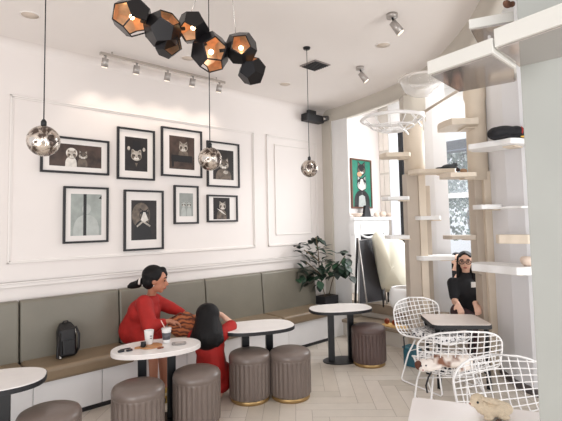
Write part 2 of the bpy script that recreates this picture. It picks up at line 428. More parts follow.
for p in pq:
    q = cq+(V(p)-cq)*.82; obj('leg', MB().box((q.x-.018, q.y-.018, 0), (q.x+.018, q.y+.018, .618)), BLKM, t, bevel=.002)
# white table in the foreground
e1 = V((.31, -.61))*1.02; e2 = V((-.53, -.27)); p0 = V((2.45, 1.54))
fq = [tuple(p0), tuple(p0+e2), tuple(p0+e2+e1), tuple(p0+e1)]
cf = p0+e2*.5+e1*.5
t = thing('white_table', 'plain white square table in the bottom right foreground under the cream soft toy', 'table', (cf.x, cf.y, 0))
obj('tabletop', MB().prism(roundpoly(fq, .03), .632, .662), mat('white_laminate', s(246, 240, 238), .35, noise=.02), t, bevel=.004)
obj('column', MB().cone((cf.x, cf.y, .015), .03, (cf.x, cf.y, .633), .03, seg=20), WIRE, t)
obj('base_plate', MB().lathe([(.001, 0), (.22, 0), (.22, .008), (.05, .018)], 40, M=Matrix.Translation((cf.x, cf.y, 0))), WIRE, t)

# wire chairs
CUSH = bpy.data.materials.new('black_white_pattern'); CUSH.use_nodes = True
nt = CUSH.node_tree; bs = nt.nodes['Principled BSDF']; tc = nt.nodes.new('ShaderNodeTexCoord'); vo = nt.nodes.new('ShaderNodeTexVoronoi'); vo.inputs['Scale'].default_value = 42
rp = nt.nodes.new('ShaderNodeValToRGB'); rp.color_ramp.interpolation = 'CONSTANT'; rp.color_ramp.elements[0].color = (*s(48, 48, 56), 1); rp.color_ramp.elements[1].position = .42; rp.color_ramp.elements[1].color = (*s(224, 222, 222), 1)
nt.links.new(tc.outputs['Object'], vo.inputs['Vector']); nt.links.new(vo.outputs['Distance'], rp.inputs['Fac']); nt.links.new(rp.outputs['Color'], bs.inputs['Base Color']); bs.inputs['Roughness'].default_value = .9
def make_wire_chair(label, cushion=True):
    t = thing('wire_chair', label, 'chair')
    prof = smoothc([(.27, .475), (.15, .485), (0, .465), (-.13, .455), (-.22, .52), (-.265, .63), (-.30, .74), (-.33, .84)], 6)
    nP = len(prof)
    def S(u, v):                                    # u -1..1, v 0..1
        x = v*(nP-1); i = min(int(x), nP-2); p = prof[i].lerp(prof[i+1], x-i)
        b = max(0, (v-.45)/.55)
        w = .245+.075*math.sin(PI*min(1, max(0, (v-.15)/.85))*.62)
        f = p.x + (.10*b*(1.1-.2*b))*u*u; z = p.y + .055*(1-b)*u*u*(.4+.6*min(1, v*3)) - .02*b*u*u
        return V((f, u*w, z))
    def lim(v):                                     # outline: half-width factor
        c = 1.
        if v > .80: q = (v-.80)/.20; c = max(0, 1-q**2.6)**.5
        if v < .12: q = (.12-v)/.12; c = max(0, 1-.55*q**2)
        return c
    rim = [S(-lim(k/40), k/40) for k in range(41)]+[S(lim(k/40), k/40) for k in range(40, -1, -1)]
    obj('rim', MB().tube(rim, .0075, closed=True, seg=7), WIRE, t, world=False)
    mb = MB(); NU, NV = 11, 17
    for k in range(1, NV):
        v = k/NV*.985; l = lim(v)
        mb.tube([S(-l+2*l*j/10, v) for j in range(11)], .0045, seg=5)
    for k in range(NU):
        u = -1+2*(k+1)/(NU+1)
        run = [S(u, j/48) for j in range(49) if lim(j/48) >= abs(u)]
        mb.tube(run, .0045, seg=5)
    obj('wire_mesh', mb, WIRE, t, world=False)
    for sgn in (-1, 1):
        y = .21*sgn; yb = .235*sgn
        pts = [(.16, y*.8, .465), (.20, y, .30), (.255, yb, .03), (.24, yb, .009), (.0, yb, .008), (-.22, yb, .009), (-.24, yb, .03), (-.16, y, .30), (-.10, y*.8, .455)]
        obj('leg', MB().tube(pts, .008, seg=7), WIRE, t, world=False)
    obj('cross_brace', MB().tube([(.19, -.2, .33), (0, -.19, .40), (-.15, -.2, .33)], .006).tube([(.19, .2, .33), (0, .19, .40), (-.15, .2, .33)], .006).tube([(0, -.19, .40), (0, .19, .40)], .006), WIRE, t, world=False)
    if cushion:
        mb = MB().prism(oval(.215, .215, 36, 3.2), .487, .545, M=Matrix.Translation((.03, 0, 0)))
        cu = obj('seat_cushion', mb, CUSH, t, world=False, bevel=.014, bseg=3)
        for sgn in (-1, 1): obj('tie', MB().tube([(-.15, .19*sgn, .50), (-.19, .235*sgn, .47), (-.17, .25*sgn, .40), (-.18, .245*sgn, .35)], .007, seg=5), BLACK, cu, world=False)
    return t
R2 = V((.743, -.669)); F2 = V((.669, .743))
def face(x, y): return math.atan2(y, x)
w1 = make_wire_chair('white wire chair with patterned cushion left of the square table, back towards the steps')
fw_ = (R2*.50-F2*.87); w1.location = (4.60+fw_.x*.33-.743*.12, 2.73+fw_.y*.33+.669*.12, 0); w1.rotation_euler.z = face(fw_.x, fw_.y); w1.scale = (1.10, 1.10, 1.02); w1['group'] = 'white wire chairs'
fw_ = F2+R2*.0
w2 = dup(w1, (3.35+fw_.x*.345, 1.63+fw_.y*.345, 0), face(fw_.x, fw_.y), 'white wire chair carrying the calico cat, backed towards the camera'); w2.scale = (1.05,)*3
w3 = make_wire_chair('bare white wire chair just behind the cream soft toy, partly hidden by the grey pillar', False)
fw_ = (-F2+R2*.15).normalized(); w3.location = (3.14+fw_.x*.32-.743*.07, 1.26+fw_.y*.32+.669*.07, 0); w3.rotation_euler.z = face(fw_.x, fw_.y); w3.scale = (1.06, 1.08, .98); w3['group'] = 'white wire chairs'

# ================================================================= CAT TOWER
def column(name, px, d, label, z_round0, z_round1, half):
    p = D(px, 217, d); t = thing('cat_tree_column', label, 'cat tree', (p.x, p.y, 0))
    return t, V((p.x, p.y))
right2 = V((.743, -.669)); fwd2 = V((.669, .743))
def obox(mb, c, hw, hd, z0, z1, mi=0):       # box aligned with the cat wall
    a = right2*hw; b = fwd2*hd
    mb.prism([tuple(c-a-b), tuple(c+a-b), tuple(c+a+b), tuple(c-a+b)], z0, z1, mi); return mb
def px2(px, d): q = D(px, 217, d); return V((q.x, q.y))
c1 = px2(416.5, 5.85)
t = thing('cat_tree_column', 'round topped plywood cat climbing column left of the pale panel, near the steps', 'cat tree', (c1.x, c1.y, 0), group='cat climbing columns')
obj('round_post', MB().lathe([(.135, 2.35), (.135, 3.05)], 40, M=Matrix.Translation((c1.x, c1.y, 0))), PLY, t)
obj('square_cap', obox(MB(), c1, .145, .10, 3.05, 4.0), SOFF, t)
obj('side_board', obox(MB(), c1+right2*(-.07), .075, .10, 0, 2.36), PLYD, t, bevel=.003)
obj('front_board', obox(MB(), c1+right2*(.052), .045, .12, 0, 2.38), PLY, t, bevel=.003)
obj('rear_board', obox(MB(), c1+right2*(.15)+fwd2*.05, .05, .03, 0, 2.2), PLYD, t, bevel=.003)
c2 = px2(481.5, 5.25)
t = thing('cat_tree_column', 'round topped plywood cat climbing column beside the seated woman', 'cat tree', (c2.x, c2.y, 0), group='cat climbing columns')
cr = px2(480.5, 5.2)
obj('round_post', MB().lathe([(.115, 2.2), (.115, 3.15), (.13, 3.2), (.13, 4.0)], 40, M=Matrix.Translation((cr.x, cr.y, 0))), PLY, t)
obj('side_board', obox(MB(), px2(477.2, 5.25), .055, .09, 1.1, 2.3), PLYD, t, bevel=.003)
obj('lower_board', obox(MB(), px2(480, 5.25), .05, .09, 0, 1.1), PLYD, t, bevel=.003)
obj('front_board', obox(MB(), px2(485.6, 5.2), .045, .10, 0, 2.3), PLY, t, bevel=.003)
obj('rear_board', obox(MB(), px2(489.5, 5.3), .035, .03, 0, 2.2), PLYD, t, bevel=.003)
# shelves : (px0, px1, y centre, depth, thickness, width, material, label)
def cat_shelf(a, b, yc, d, th, wd, m, label, tilt=0, slant=0, bracket=True):
    p = D(a, yc, d); q = D(b, yc+slant, d+tilt); z = (p.z+q.z)/2
    d2 = V((q.x-p.x, q.y-p.y)); L = d2.length; ang = math.atan2(d2.y, d2.x)
    t = thing('cat_shelf', label, 'shelf', ((p.x+q.x)/2, (p.y+q.y)/2, z), group='cat climbing shelves')
    M = Matrix.Rotation(ang, 4, 'Z')
    wav = []
    n = 24
    for k in range(n+1):
        x = -L/2+L*k/n; e = min(1, min(k, n-k)/3)**.5
        wav.append((x, -wd/2*e*(1+.03*math.sin(k*.7))))
    pts = wav+[(x, wd/2*min(1, (.3+abs(1-abs(x)/(L/2))*3))) for x, y in reversed(wav)]
    obj('board', MB().prism(pts, -th/2, th/2, M=M), m, t, world=False, bevel=.004)
    if bracket: obj('bracket', MB().box((L*.14, -wd*.2, -th/2-.015), (L*.14+.12, wd*.3, -th/2-.0005), M=M), PLY, t, world=False, bevel=.003)
    return t, z
S_ = {}
cat_shelf(380, 410, 156, 5.75, .055, .30, PLY, 'pale cat shelf on the upper left of the column by the painting')
cat_shelf(382, 409, 198.5, 5.75, .045, .26, WHITE, 'pale cat shelf left of the first column just beside the cat painting base')
cat_shelf(385, 409, 237, 5.75, .045, .26, WHITE, 'pale cat shelf left of the first column above the cream armchair')
_, zc = cat_shelf(409, 456, 173.5, 5.6, .05, .30, PLY, 'pale cat shelf carrying the sleeping dark grey cat', slant=-3)
S_['grey'] = (D(449, 166, 5.6), zc)
cat_shelf(415, 440, 218, 5.75, .05, .22, WHITE, 'short white cat shelf across the pale panel, mid height')
cat_shelf(415, 454, 257.5, 5.75, .055, .30, WHITE, 'white cat shelf left of the face of the woman in black')
cat_shelf(444, 475, 237, 5.1, .045, .24, PLYD, 'narrow pale cat shelf just above the woman in black')
cat_shelf(440, 474, 127, 5.05, .07, .45, PLY, 'upper plywood cat shelf left of the second column, over the signboard', slant=-3)
_, zc2 = cat_shelf(441, 474, 178, 5.05, .05, .34, PLY, 'plywood cat shelf left of the second column with a small tan toy', slant=-4)
S_['tan'] = (D(462, 173, 5.05), zc2)
_, zc3 = cat_shelf(471, 527, 146, 4.78, .055, .36, WHITE, 'white cat shelf under the sleeping black cat', tilt=-.45, slant=-1)
cat_shelf(474, 500, 207, 4.9, .05, .22, WHITE, 'short white cat shelf on the second column below the black cat')
cat_shelf(498, 534, 207.5, 4.45, .02, .26, WHITE, 'thin white cat shelf on the right panel next to the grey pillar', tilt=-.3, bracket=False)
cat_shelf(496, 534, 239, 4.35, .085, .12, PLY, 'plain plywood cat ledge on the right panel', tilt=-.2, bracket=False)
_, zc4 = cat_shelf(476, 536, 268, 4.65, .075, .34, WHITE, 'thick white cat shelf low on the right panel', tilt=-.55)
# hoop perch with net, brackets
hc = D(392, 119, 5.5)
t = thing('hoop_perch', 'round white hoop cat perch with a hanging net, fixed to the left column', 'cat perch', hc, group='round cat perches')
mb = MB(); rr = .375
obj('hoop', MB().tube([(rr*math.cos(2*PI*k/48), rr*math.sin(2*PI*k/48), 0) for k in range(48)], .022, closed=True, seg=8), WIRE, t, world=False)
mb.tube([(.26*math.cos(2*PI*k/36), .26*math.sin(2*PI*k/36), -.10) for k in range(36)], .008, closed=True, seg=5)
mb.tube([(.14*math.cos(2*PI*k/30), .14*math.sin(2*PI*k/30), -.15) for k in range(30)], .008, closed=True, seg=5)
for k in range(12):
    a = 2*PI*k/12; mb.tube([(rr*math.cos(a), rr*math.sin(a), 0), (.26*math.cos(a), .26*math.sin(a), -.10), (.14*math.cos(a), .14*math.sin(a), -.15), (0, 0, -.16)], .006, seg=5)
obj('net', mb, WIRE, t, world=False)
h2 = V((hc.x, hc.y))
ctop = D(420, 112, 5.6)
for k, (ax, ay, bx, by) in enumerate([(398, 122, 408, 134), (411, 112, 421, 126)]):
    obj('bracket', MB().tube([D(ax, ay, 5.45), D(bx, by, 5.68)], .016, seg=6), WIRE, t)
obj('arm', MB().tube([D(402, 112, 5.5), D(424, 112.5, 5.6)], .018, seg=6).tube([D(423.5, 112, 5.6), D(424, 130, 5.66)], .012, seg=6), WIRE, t)
# acrylic bowl
bc = D(421, 79, 5.0)
t = thing('acrylic_bowl', 'clear acrylic bowl cat perch high under the curved bulkhead', 'cat perch', bc, group='round cat perches')
prof = [(.23*math.sin(a), -.21*math.cos(a)) for a in [PI/2*k/9 for k in range(10)]]
obj('bowl', MB().lathe([(max(r, .002), z) for r, z in prof], 40, caps=False), ACRY, t, world=False)
obj('rim', MB().tube([(.24*math.cos(2*PI*k/40), .24*math.sin(2*PI*k/40), 0) for k in range(40)], .016, closed=True, seg=6), mat('milky_acrylic', s(236, 230, 224), .2, noise=.02, alpha=.75), t, world=False)
obj('arm', MB().tube([bc+V((.2, -.1, 0)), bc+V((.45, -.35, .02))], .012), WIRE, t)
tag(obj('diagonal_rail', MB().tube([D(424, 112, 5.75), D(462, 88, 5.3)], .018, seg=6), PLYD), 'slanting pale rail joining the first column to the second below the ceiling', 'rail')

# mirrored glass shelves at top right
MIRR = mat('polished_underside', s(190, 184, 180), .08, metal=.75, noise=.05, nscale=2)
FASC = mat('pale_shelf_edge', s(214, 212, 206), .35, noise=.03)
def slab(name, pts, z, h, label, grp='glossy shelves at the top of the grey pillar'):
    mid = V((sum(p[0] for p in pts)/len(pts), sum(p[1] for p in pts)/len(pts)))
    t = thing(name, label, 'shelf', (mid.x, mid.y, z), group=grp)
    obj('shelf_body', MB().prism(pts, z+.006, z+h), FASC, t, bevel=.002)
    ins = [tuple(mid+(V(p)-mid)*.93) for p in pts]
    obj('underside', MB().prism(ins, z, z+.0055), MIRR, t)
    return t
zz = 2.35
def f2(px, py, z): q = on(px, py, 2, z); return (q.x, q.y)
slab('glossy_shelf', [f2(427.6, 76, zz), f2(458, 93, zz), f2(517, 82, zz), f2(516.5, 69.5, zz), f2(493, 54, zz)], zz, .062, 'glossy mirrored shelf jutting left from the top of the grey pillar')
slab('glossy_shelf', [f2(494.5, 49, zz+.02), f2(518, 68, zz+.02), f2(575, 55, zz+.02), f2(575, 21, zz+.02)], zz+.02, .075, 'glossy white shelf running along the grey pillar to the right border')
z3 = 2.62
slab('glossy_shelf', [f2(469, 30, z3), f2(479, 48, z3), f2(514, 42, z3), f2(514, 22, z3)], z3, .05, 'small upper glossy shelf tucked beneath the bulkhead beside the pillar')
a = on(493, 52, 2, zz+.062)
tag(obj('shelf_post', MB().tube([(a.x+.02, a.y+.02, zz+.063), (a.x+.02, a.y+.02, zz+.14)], .006, seg=8), ACRY), 'clear upright post joining the stacked glossy shelves', 'post')

# ================================================================= LIGHTS / CEILING FIXTURES
SHADEM = mat('facet_black', s(30, 28, 30), .28, metal=.4, noise=.1)
COPPER = mat('copper_inside', s(240, 196, 158), .3, metal=.85, noise=.3, nscale=25, emit=.06)
BULB = mat('glowing_bulb', (1., .74, .42), .4, emit=14, noise=.01)
phi = (1+5**.5)/2
ico = [V(p).normalized() for p in [(0,1,phi),(0,-1,phi),(0,1,-phi),(0,-1,-phi),(1,phi,0),(-1,phi,0),(1,-phi,0),(-1,-phi,0),(phi,0,1),(-phi,0,1),(phi,0,-1),(-phi,0,-1)]]
dod = [V(p)/3**.5 for p in [(x,y,z) for x in (1,-1) for y in (1,-1) for z in (1,-1)]]+[V(p)/3**.5 for p in [q for a in (1,-1) for b in (1,-1) for q in ((0, a/phi, b*phi), (a/phi, b*phi, 0), (a*phi, 0, b/phi))]]
dfaces = []
for n_ in ico:
    # faces of the dodecahedron are centred on icosahedron vertices of the dual orientation
    pass
import itertools
nrms = [V((0, a, b*phi)).normalized() for a in (1, -1) for b in (1, -1)]+[V((a, b*phi, 0)).normalized() for a in (1, -1) for b in (1, -1)]+[V((a*phi, 0, b)).normalized() for a in (1, -1) for b in (1, -1)]
def facesfor(nrms):
    out = []
    for n_ in nrms:
        idx = sorted(range(20), key=lambda i: -dod[i].dot(n_))[:5]
        if dod[idx[4]].dot(n_) < dod[idx[0]].dot(n_)-.01: return None
        u = (dod[idx[0]]-n_*dod[idx[0]].dot(n_)).normalized(); w_ = n_.cross(u)
        idx.sort(key=lambda i: math.atan2(dod[i].dot(w_), dod[i].dot(u))); out.append((n_, idx))
    return out
DF = facesfor(nrms) or facesfor([V((n.y, n.x, n.z)) for n in nrms])
ch_units = [(132, 17, 18, 2.75, 2), (163, 30, 17, 2.78, 0), (168, 44, 13, 2.82, 1), (193, 28, 15, 2.86, 1), (211, 52, 18, 2.88, 2), (241, 48, 15, 2.92, 1), (252, 71, 13, 2.98, 0)]
base = D(225, -4, 2.95); base.z = HC
ch = thing('chandelier', 'black faceted geometric chandelier with glowing copper interiors', 'chandelier', base)
obj('canopy', MB().lathe([(.001, -.05), (.07, -.05), (.075, -.03), (.075, -.001), (.001, -.001)], 32, caps=False, M=Matrix.Translation(base)), BLKM, ch)
prev = None
for k, (px, py, r, d, nopen) in enumerate(ch_units):
    c = D(px, py, d); R_ = r/FPX*d*1.12
    rot = Matrix.Rotation(.7*k, 3, 'Z') @ Matrix.Rotation(.4+.5*k, 3, 'X')
    view = (CAM-c).normalized()+V((.1*(k % 3-1), 0, -.35))
    fs = sorted(DF, key=lambda f: -(rot @ f[0]).dot(view))
    op = set(id(f) for f in fs[:nopen]) | set([id(fs[5]), id(fs[8])])
    sh = MB(); inn = MB(); rimb = MB()
    for f in DF:
        if id(f) in op:
            for a_, b_ in zip(f[1], f[1][1:]+f[1][:1]): sh.tube([c+rot @ dod[a_]*R_*.985, c+rot @ dod[b_]*R_*.985], R_*.035, seg=5, sm=False)
            continue
        sh.poly([c+rot @ dod[i]*R_ for i in f[1]]); inn.poly([c+rot @ dod[i]*R_*.97 for i in reversed(f[1])])
    o = obj('lamp_shade', sh, SHADEM, ch, recalc=False); obj('copper_lining', inn, COPPER, o, recalc=False)
    obj('bulb', MB().ball(c, R_*.13), BULB, o)
    if prev is not None and k != 6 or k == 6: 
        obj('joint', MB().tube([prev+(c-prev)*.28, prev+(c-prev)*.72], .012, seg=8), BLKM, ch)
    if k != 2: prev = c
for (px, py, d) in [(190, 16, 2.86), (236, 36, 2.92)]:
    q = D(px, py, d); obj('suspension_wire', MB().tube([q, V((base.x+(q.x-base.x)*.3, base.y+(q.y-base.y)*.3, HC))], .0022, seg=5), CHROME, ch)
# mirrored globes
MIR = bpy.data.materials.new('hammered_mirror'); MIR.use_nodes = True; nt = MIR.node_tree; bs = nt.nodes['Principled BSDF']
tc = nt.nodes.new('ShaderNodeTexCoord'); no = nt.nodes.new('ShaderNodeTexNoise'); no.inputs['Scale'].default_value = 17; no.inputs['Detail'].default_value = 3; no.inputs['Distortion'].default_value = 1.2
rp = nt.nodes.new('ShaderNodeValToRGB'); rp.color_ramp.elements[0].position = .42; rp.color_ramp.elements[1].position = .56; rp.color_ramp.elements[0].color = (*s(92, 80, 74), 1); rp.color_ramp.elements[1].color = (*s(222, 212, 202), 1)
bp = nt.nodes.new('ShaderNodeBump'); bp.inputs['Strength'].default_value = .6; bp.inputs['Distance'].default_value = .02
nt.links.new(tc.outputs['Object'], no.inputs['Vector']); nt.links.new(no.outputs['Fac'], rp.inputs['Fac']); nt.links.new(rp.outputs['Color'], bs.inputs['Base Color']); nt.links.new(no.outputs['Fac'], bp.inputs['Height']); nt.links.new(bp.outputs['Normal'], bs.inputs['Normal'])
bs.inputs['Metallic'].default_value = .9; bs.inputs['Roughness'].default_value = .14
for px, py, d, lb in [(43.5, 141, 2.6, 'mirrored glass globe pendant hanging over the wide double cat photograph'), (210, 159, 3.4, 'mirrored glass globe pendant hanging in front of the upper right cat photograph'), (309.5, 168.5, 4.6, 'mirrored glass globe pendant hanging before the empty wall moulding')]:
    c = D(px, py, d); t = thing('globe_pendant', lb, 'pendant lamp', (c.x, c.y, HC), group='mirrored globe pendants')
    obj('globe', MB().ball(c, .091, seg=32, rings=20), MIR, t)
    obj('collar', MB().lathe([(.016, 0), (.016, .03), (.006, .045)], 16, M=Matrix.Translation(c+V((0, 0, .086)))), BLKM, t)
    obj('cord', MB().tube([c+V((0, 0, .12)), (c.x, c.y, HC-.01)], .0035, seg=6), BLACK, t)
    obj('ceiling_rose', MB().lathe([(.001, -.02), (.035, -.02), (.04, -.001), (.001, -.001)], 20, caps=False, M=Matrix.Translation((c.x, c.y, HC))), BLKM, t)
# track light
ZT = 3.55
x0 = on(101, 53, 2, ZT); x1 = on(223, 84, 2, ZT); ty = 4.60
t = thing('track_light', 'ceiling track light rail with five small heads above the photographs', 'track light', ((x0.x+x1.x)/2, ty, HC))
obj('rail', MB().box((x0.x, ty-.018, ZT-.01), (x1.x, ty+.018, ZT+.02)), CHROME, t)
for u in (.08, .92): q = x0.x+(x1.x-x0.x)*u; obj('stem', MB().tube([(q, ty, ZT+.019), (q, ty, HC)], .008), CHROME, t)
SILV = mat('satin_silver', s(178, 172, 168), .35, metal=.6, noise=.05)
for px in (105.5, 137, 168, 193, 219.5):
    q = on(px, 64, 1, ty); xx = q.x
    hd = obj('lamp_head', MB().cone((xx, ty-.0, ZT-.035), .034, (xx+.0, ty+.03, ZT-.12), .036, seg=20).tube([(xx, ty, ZT-.01), (xx, ty, ZT-.05)], .010), SILV, t)
    obj('lens', MB().cone((xx, ty+.03, ZT-.1205), .029, (xx, ty+.0317, ZT-.126), .029, seg=20), mat('lamp_lens', s(255, 240, 220), .4, emit=1.2, noise=.01), hd)
# ceiling spotlights
for px, py, lb in [(392, 14, 'adjustable silver ceiling spotlight near the chandelier side of the curved edge'), (360, 67, 'adjustable silver ceiling spotlight close to the bulkhead above the painting')]:
    b0 = on(px, py, 2, HC); t = thing('spotlight', lb, 'spotlight', b0, group='ceiling spotlights')
    obj('mount', MB().lathe([(.001, -.035), (.05, -.035), (.05, -.001), (.001, -.001)], 24, caps=False, M=Matrix.Translation(b0)), SILV, t)
    obj('bracket', MB().tube([b0+V((0, 0, -.03)), b0+V((.02, -.01, -.09))], .01), BLKM, t)
    h = obj('lamp_head', MB().cone(b0+V((0, 0, -.075)), .032, b0+V((.055, -.045, -.17)), .04, seg=20), SILV, t)
    obj('lens', MB().cone(b0+V((.0553, -.0453, -.1705)), .034, b0+V((.058, -.048, -.175)), .034, seg=20), mat('lamp_lens', (1, 1, 1)), h)
for px, py, lb in [(30, 15, 'round recessed downlight in the ceiling at upper left'), (383, 45, 'round recessed downlight between the two ceiling spotlights'), (285, 84, 'round recessed downlight near the black vent'), (188, 58, 'round recessed downlight behind the chandelier')]:
    b0 = on(px, py, 2, HC); t = thing('downlight', lb, 'downlight', b0, group='recessed downlights')
    obj('trim_ring', MB().tube([b0+V((.075*math.cos(2*PI*k/32), .075*math.sin(2*PI*k/32), -.003)) for k in range(32)], .006, closed=True), TRIM, t)
    obj('diffuser', MB().lathe([(.001, -.004), (.07, -.004), (.07, -.0005), (.001, -.0005)], 32, caps=False, M=Matrix.Translation(b0)), mat('downlight_face', s(214, 200, 186), .5, noise=.03), t)
b0 = on(315, 65, 2, HC); t = thing('ceiling_vent', 'square dark slatted vent grille in the ceiling', 'vent', b0)
obj('frame', MB().box((-.13, -.13, -.012), (.13, .13, -.001)), mat('vent_grey', s(150, 142, 138), .6, noise=.05), t, world=False, bevel=.003)
mb = MB()
for k in range(7): mb.box((-.11, -.11+k*.034, -.022), (.11, -.094+k*.034, -.0125))
obj('slats', mb, BLACK, t, world=False)
# corner speaker and camera
a = on(305, 116, 1, 4.84); t = thing('wall_speaker', 'small black box speaker high in the corner beside the pier', 'speaker', (a.x+.12, 4.86, a.z))
obj('housing', MB().box((a.x, 4.80, a.z-.07), (a.x+.40, 4.93, a.z+.05)), BLACK, t, bevel=.01)
obj('ceiling_bracket', MB().box((a.x+.1, 4.84, a.z+.05), (a.x+.26, 4.90, a.z+.12)).box((a.x+.1, 4.84, a.z+.04), (a.x+.2, 4.948, a.z+.05)), BLACK, t)
a = on(325, 118, 0, 5.36); t = thing('security_camera', 'tiny dark security camera beside the corner speaker', 'camera', (XE-.04, a.y, a.z))
obj('body', MB().cone((5.41, a.y, a.z), .045, (5.30, a.y-.03, a.z-.03), .05, seg=20), mat('camera_grey', s(84, 82, 82), .5, noise=.1), t)
obj('lens', MB().cone((5.2995, a.y-.03, a.z-.03), .028, (5.285, a.y-.033, a.z-.033), .024, seg=20), CHROME, t)

# ================================================================= PICTURES
PR_BG = {'dark': mat('print_dark', s(40, 33, 32), .35, noise=.6, nscale=12), 'brown': mat('print_brown', s(84, 66, 58), .35, noise=.75, nscale=9), 'green': mat('print_pale_green', s(160, 166, 161), .35, noise=.3, nscale=9), 'grey': mat('print_grey', s(150, 154, 150), .35, noise=.2, nscale=14)}
PLT = [mat('print_light', s(206, 196, 184), .4, noise=.75, nscale=16), mat('print_mid', s(120, 106, 94), .4, noise=.75, nscale=18), mat('print_black', s(22, 20, 22), .4, noise=.2), mat('print_white', s(226, 220, 212), .4, noise=.3, nscale=22), mat('print_palegrey', s(178, 182, 178), .4, noise=.2, nscale=16)]
MATB = mat('mount_board', s(226, 220, 216), .6, noise=.02)
PG = mat('picture_glass', s(200, 200, 200), .08, noise=.01)
def disc(mb, cx, cz, rx, rz, y, mi, n=20): mb.poly([(cx+rx*math.cos(2*PI*k/n), y, cz+rz*math.sin(2*PI*k/n)) for k in range(n)], mi)
def cat_face(mb, cx, cz, r, y, head=0, inner=1, nose=2):
    # ears, head, cheeks, eyes, nose
    for sg in (-1, 1):
        mb.poly([(cx+sg*r*.92, y, cz+r*.25), (cx+sg*r*.85, y, cz+r*1.35), (cx+sg*r*.2, y, cz+r*.85)], head)
        mb.poly([(cx+sg*r*.80, y-.0004, cz+r*.45), (cx+sg*r*.78, y-.0004, cz+r*1.1), (cx+sg*r*.4, y-.0004, cz+r*.8)], inner)
    disc(mb, cx, cz, r, r*.88, y-.0006, head)
    for sg in (-1, 1):
        disc(mb, cx+sg*r*.42, cz+r*.12, r*.2, r*.13, y-.0009, nose, 12); disc(mb, cx+sg*r*.6, cz-r*.1, r*.3, r*.4, y-.0007, inner, 12)
        disc(mb, cx+sg*r*.22, cz-r*.45, r*.26, r*.2, y-.0010, 3, 14)
    mb.poly([(cx-r*.13, y-.0014, cz-r*.2), (cx+r*.13, y-.0014, cz-r*.2), (cx, y-.0014, cz-r*.36)], nose)
def shoulders(mb, cx, z0, z1, w, y, mi):
    n = 14; mb.poly([(cx-w, y, z0)]+[(cx-w*math.cos(PI*k/n), y, z0+(z1-z0)*math.sin(PI*k/n)**.6) for k in range(1, n)]+[(cx+w, y, z0)], mi)
frames = [
 ((40.7, 134), (109, 175.6), 'brown', 'wide', 'wide black framed photograph of two costumed cats side by side'),
 ((117.3, 126.4), (154.7, 180.8), 'dark', 'hat', 'black framed dark portrait of a cat in a hat, top row'),
 ((161.2, 126), (202, 178.2), 'brown', 'chair', 'black framed sepia portrait of a pale cat sitting above a dark chair'),
 ((206.9, 140.3), (239.5, 188), 'dark', 'profile', 'black framed dark cat photograph partly behind the middle globe pendant'),
 ((63.5, 186), (108.2, 241.9), 'green', 'suit', 'black framed pale green photograph of a figure in a light coat with a dark stripe'),
 ((124, 189.5), (163.5, 249), 'dark', 'sailor', 'black framed portrait of a black and white cat in a sailor collar'),
 ((173.9, 185), (198.5, 223.7), 'grey', 'pair', 'small black framed pale grey print of two kittens with wide white mount'),
 ((207, 194.6), (237.6, 221.7), 'dark', 'toss', 'small landscape black frame with a dark square cat photograph'),
]
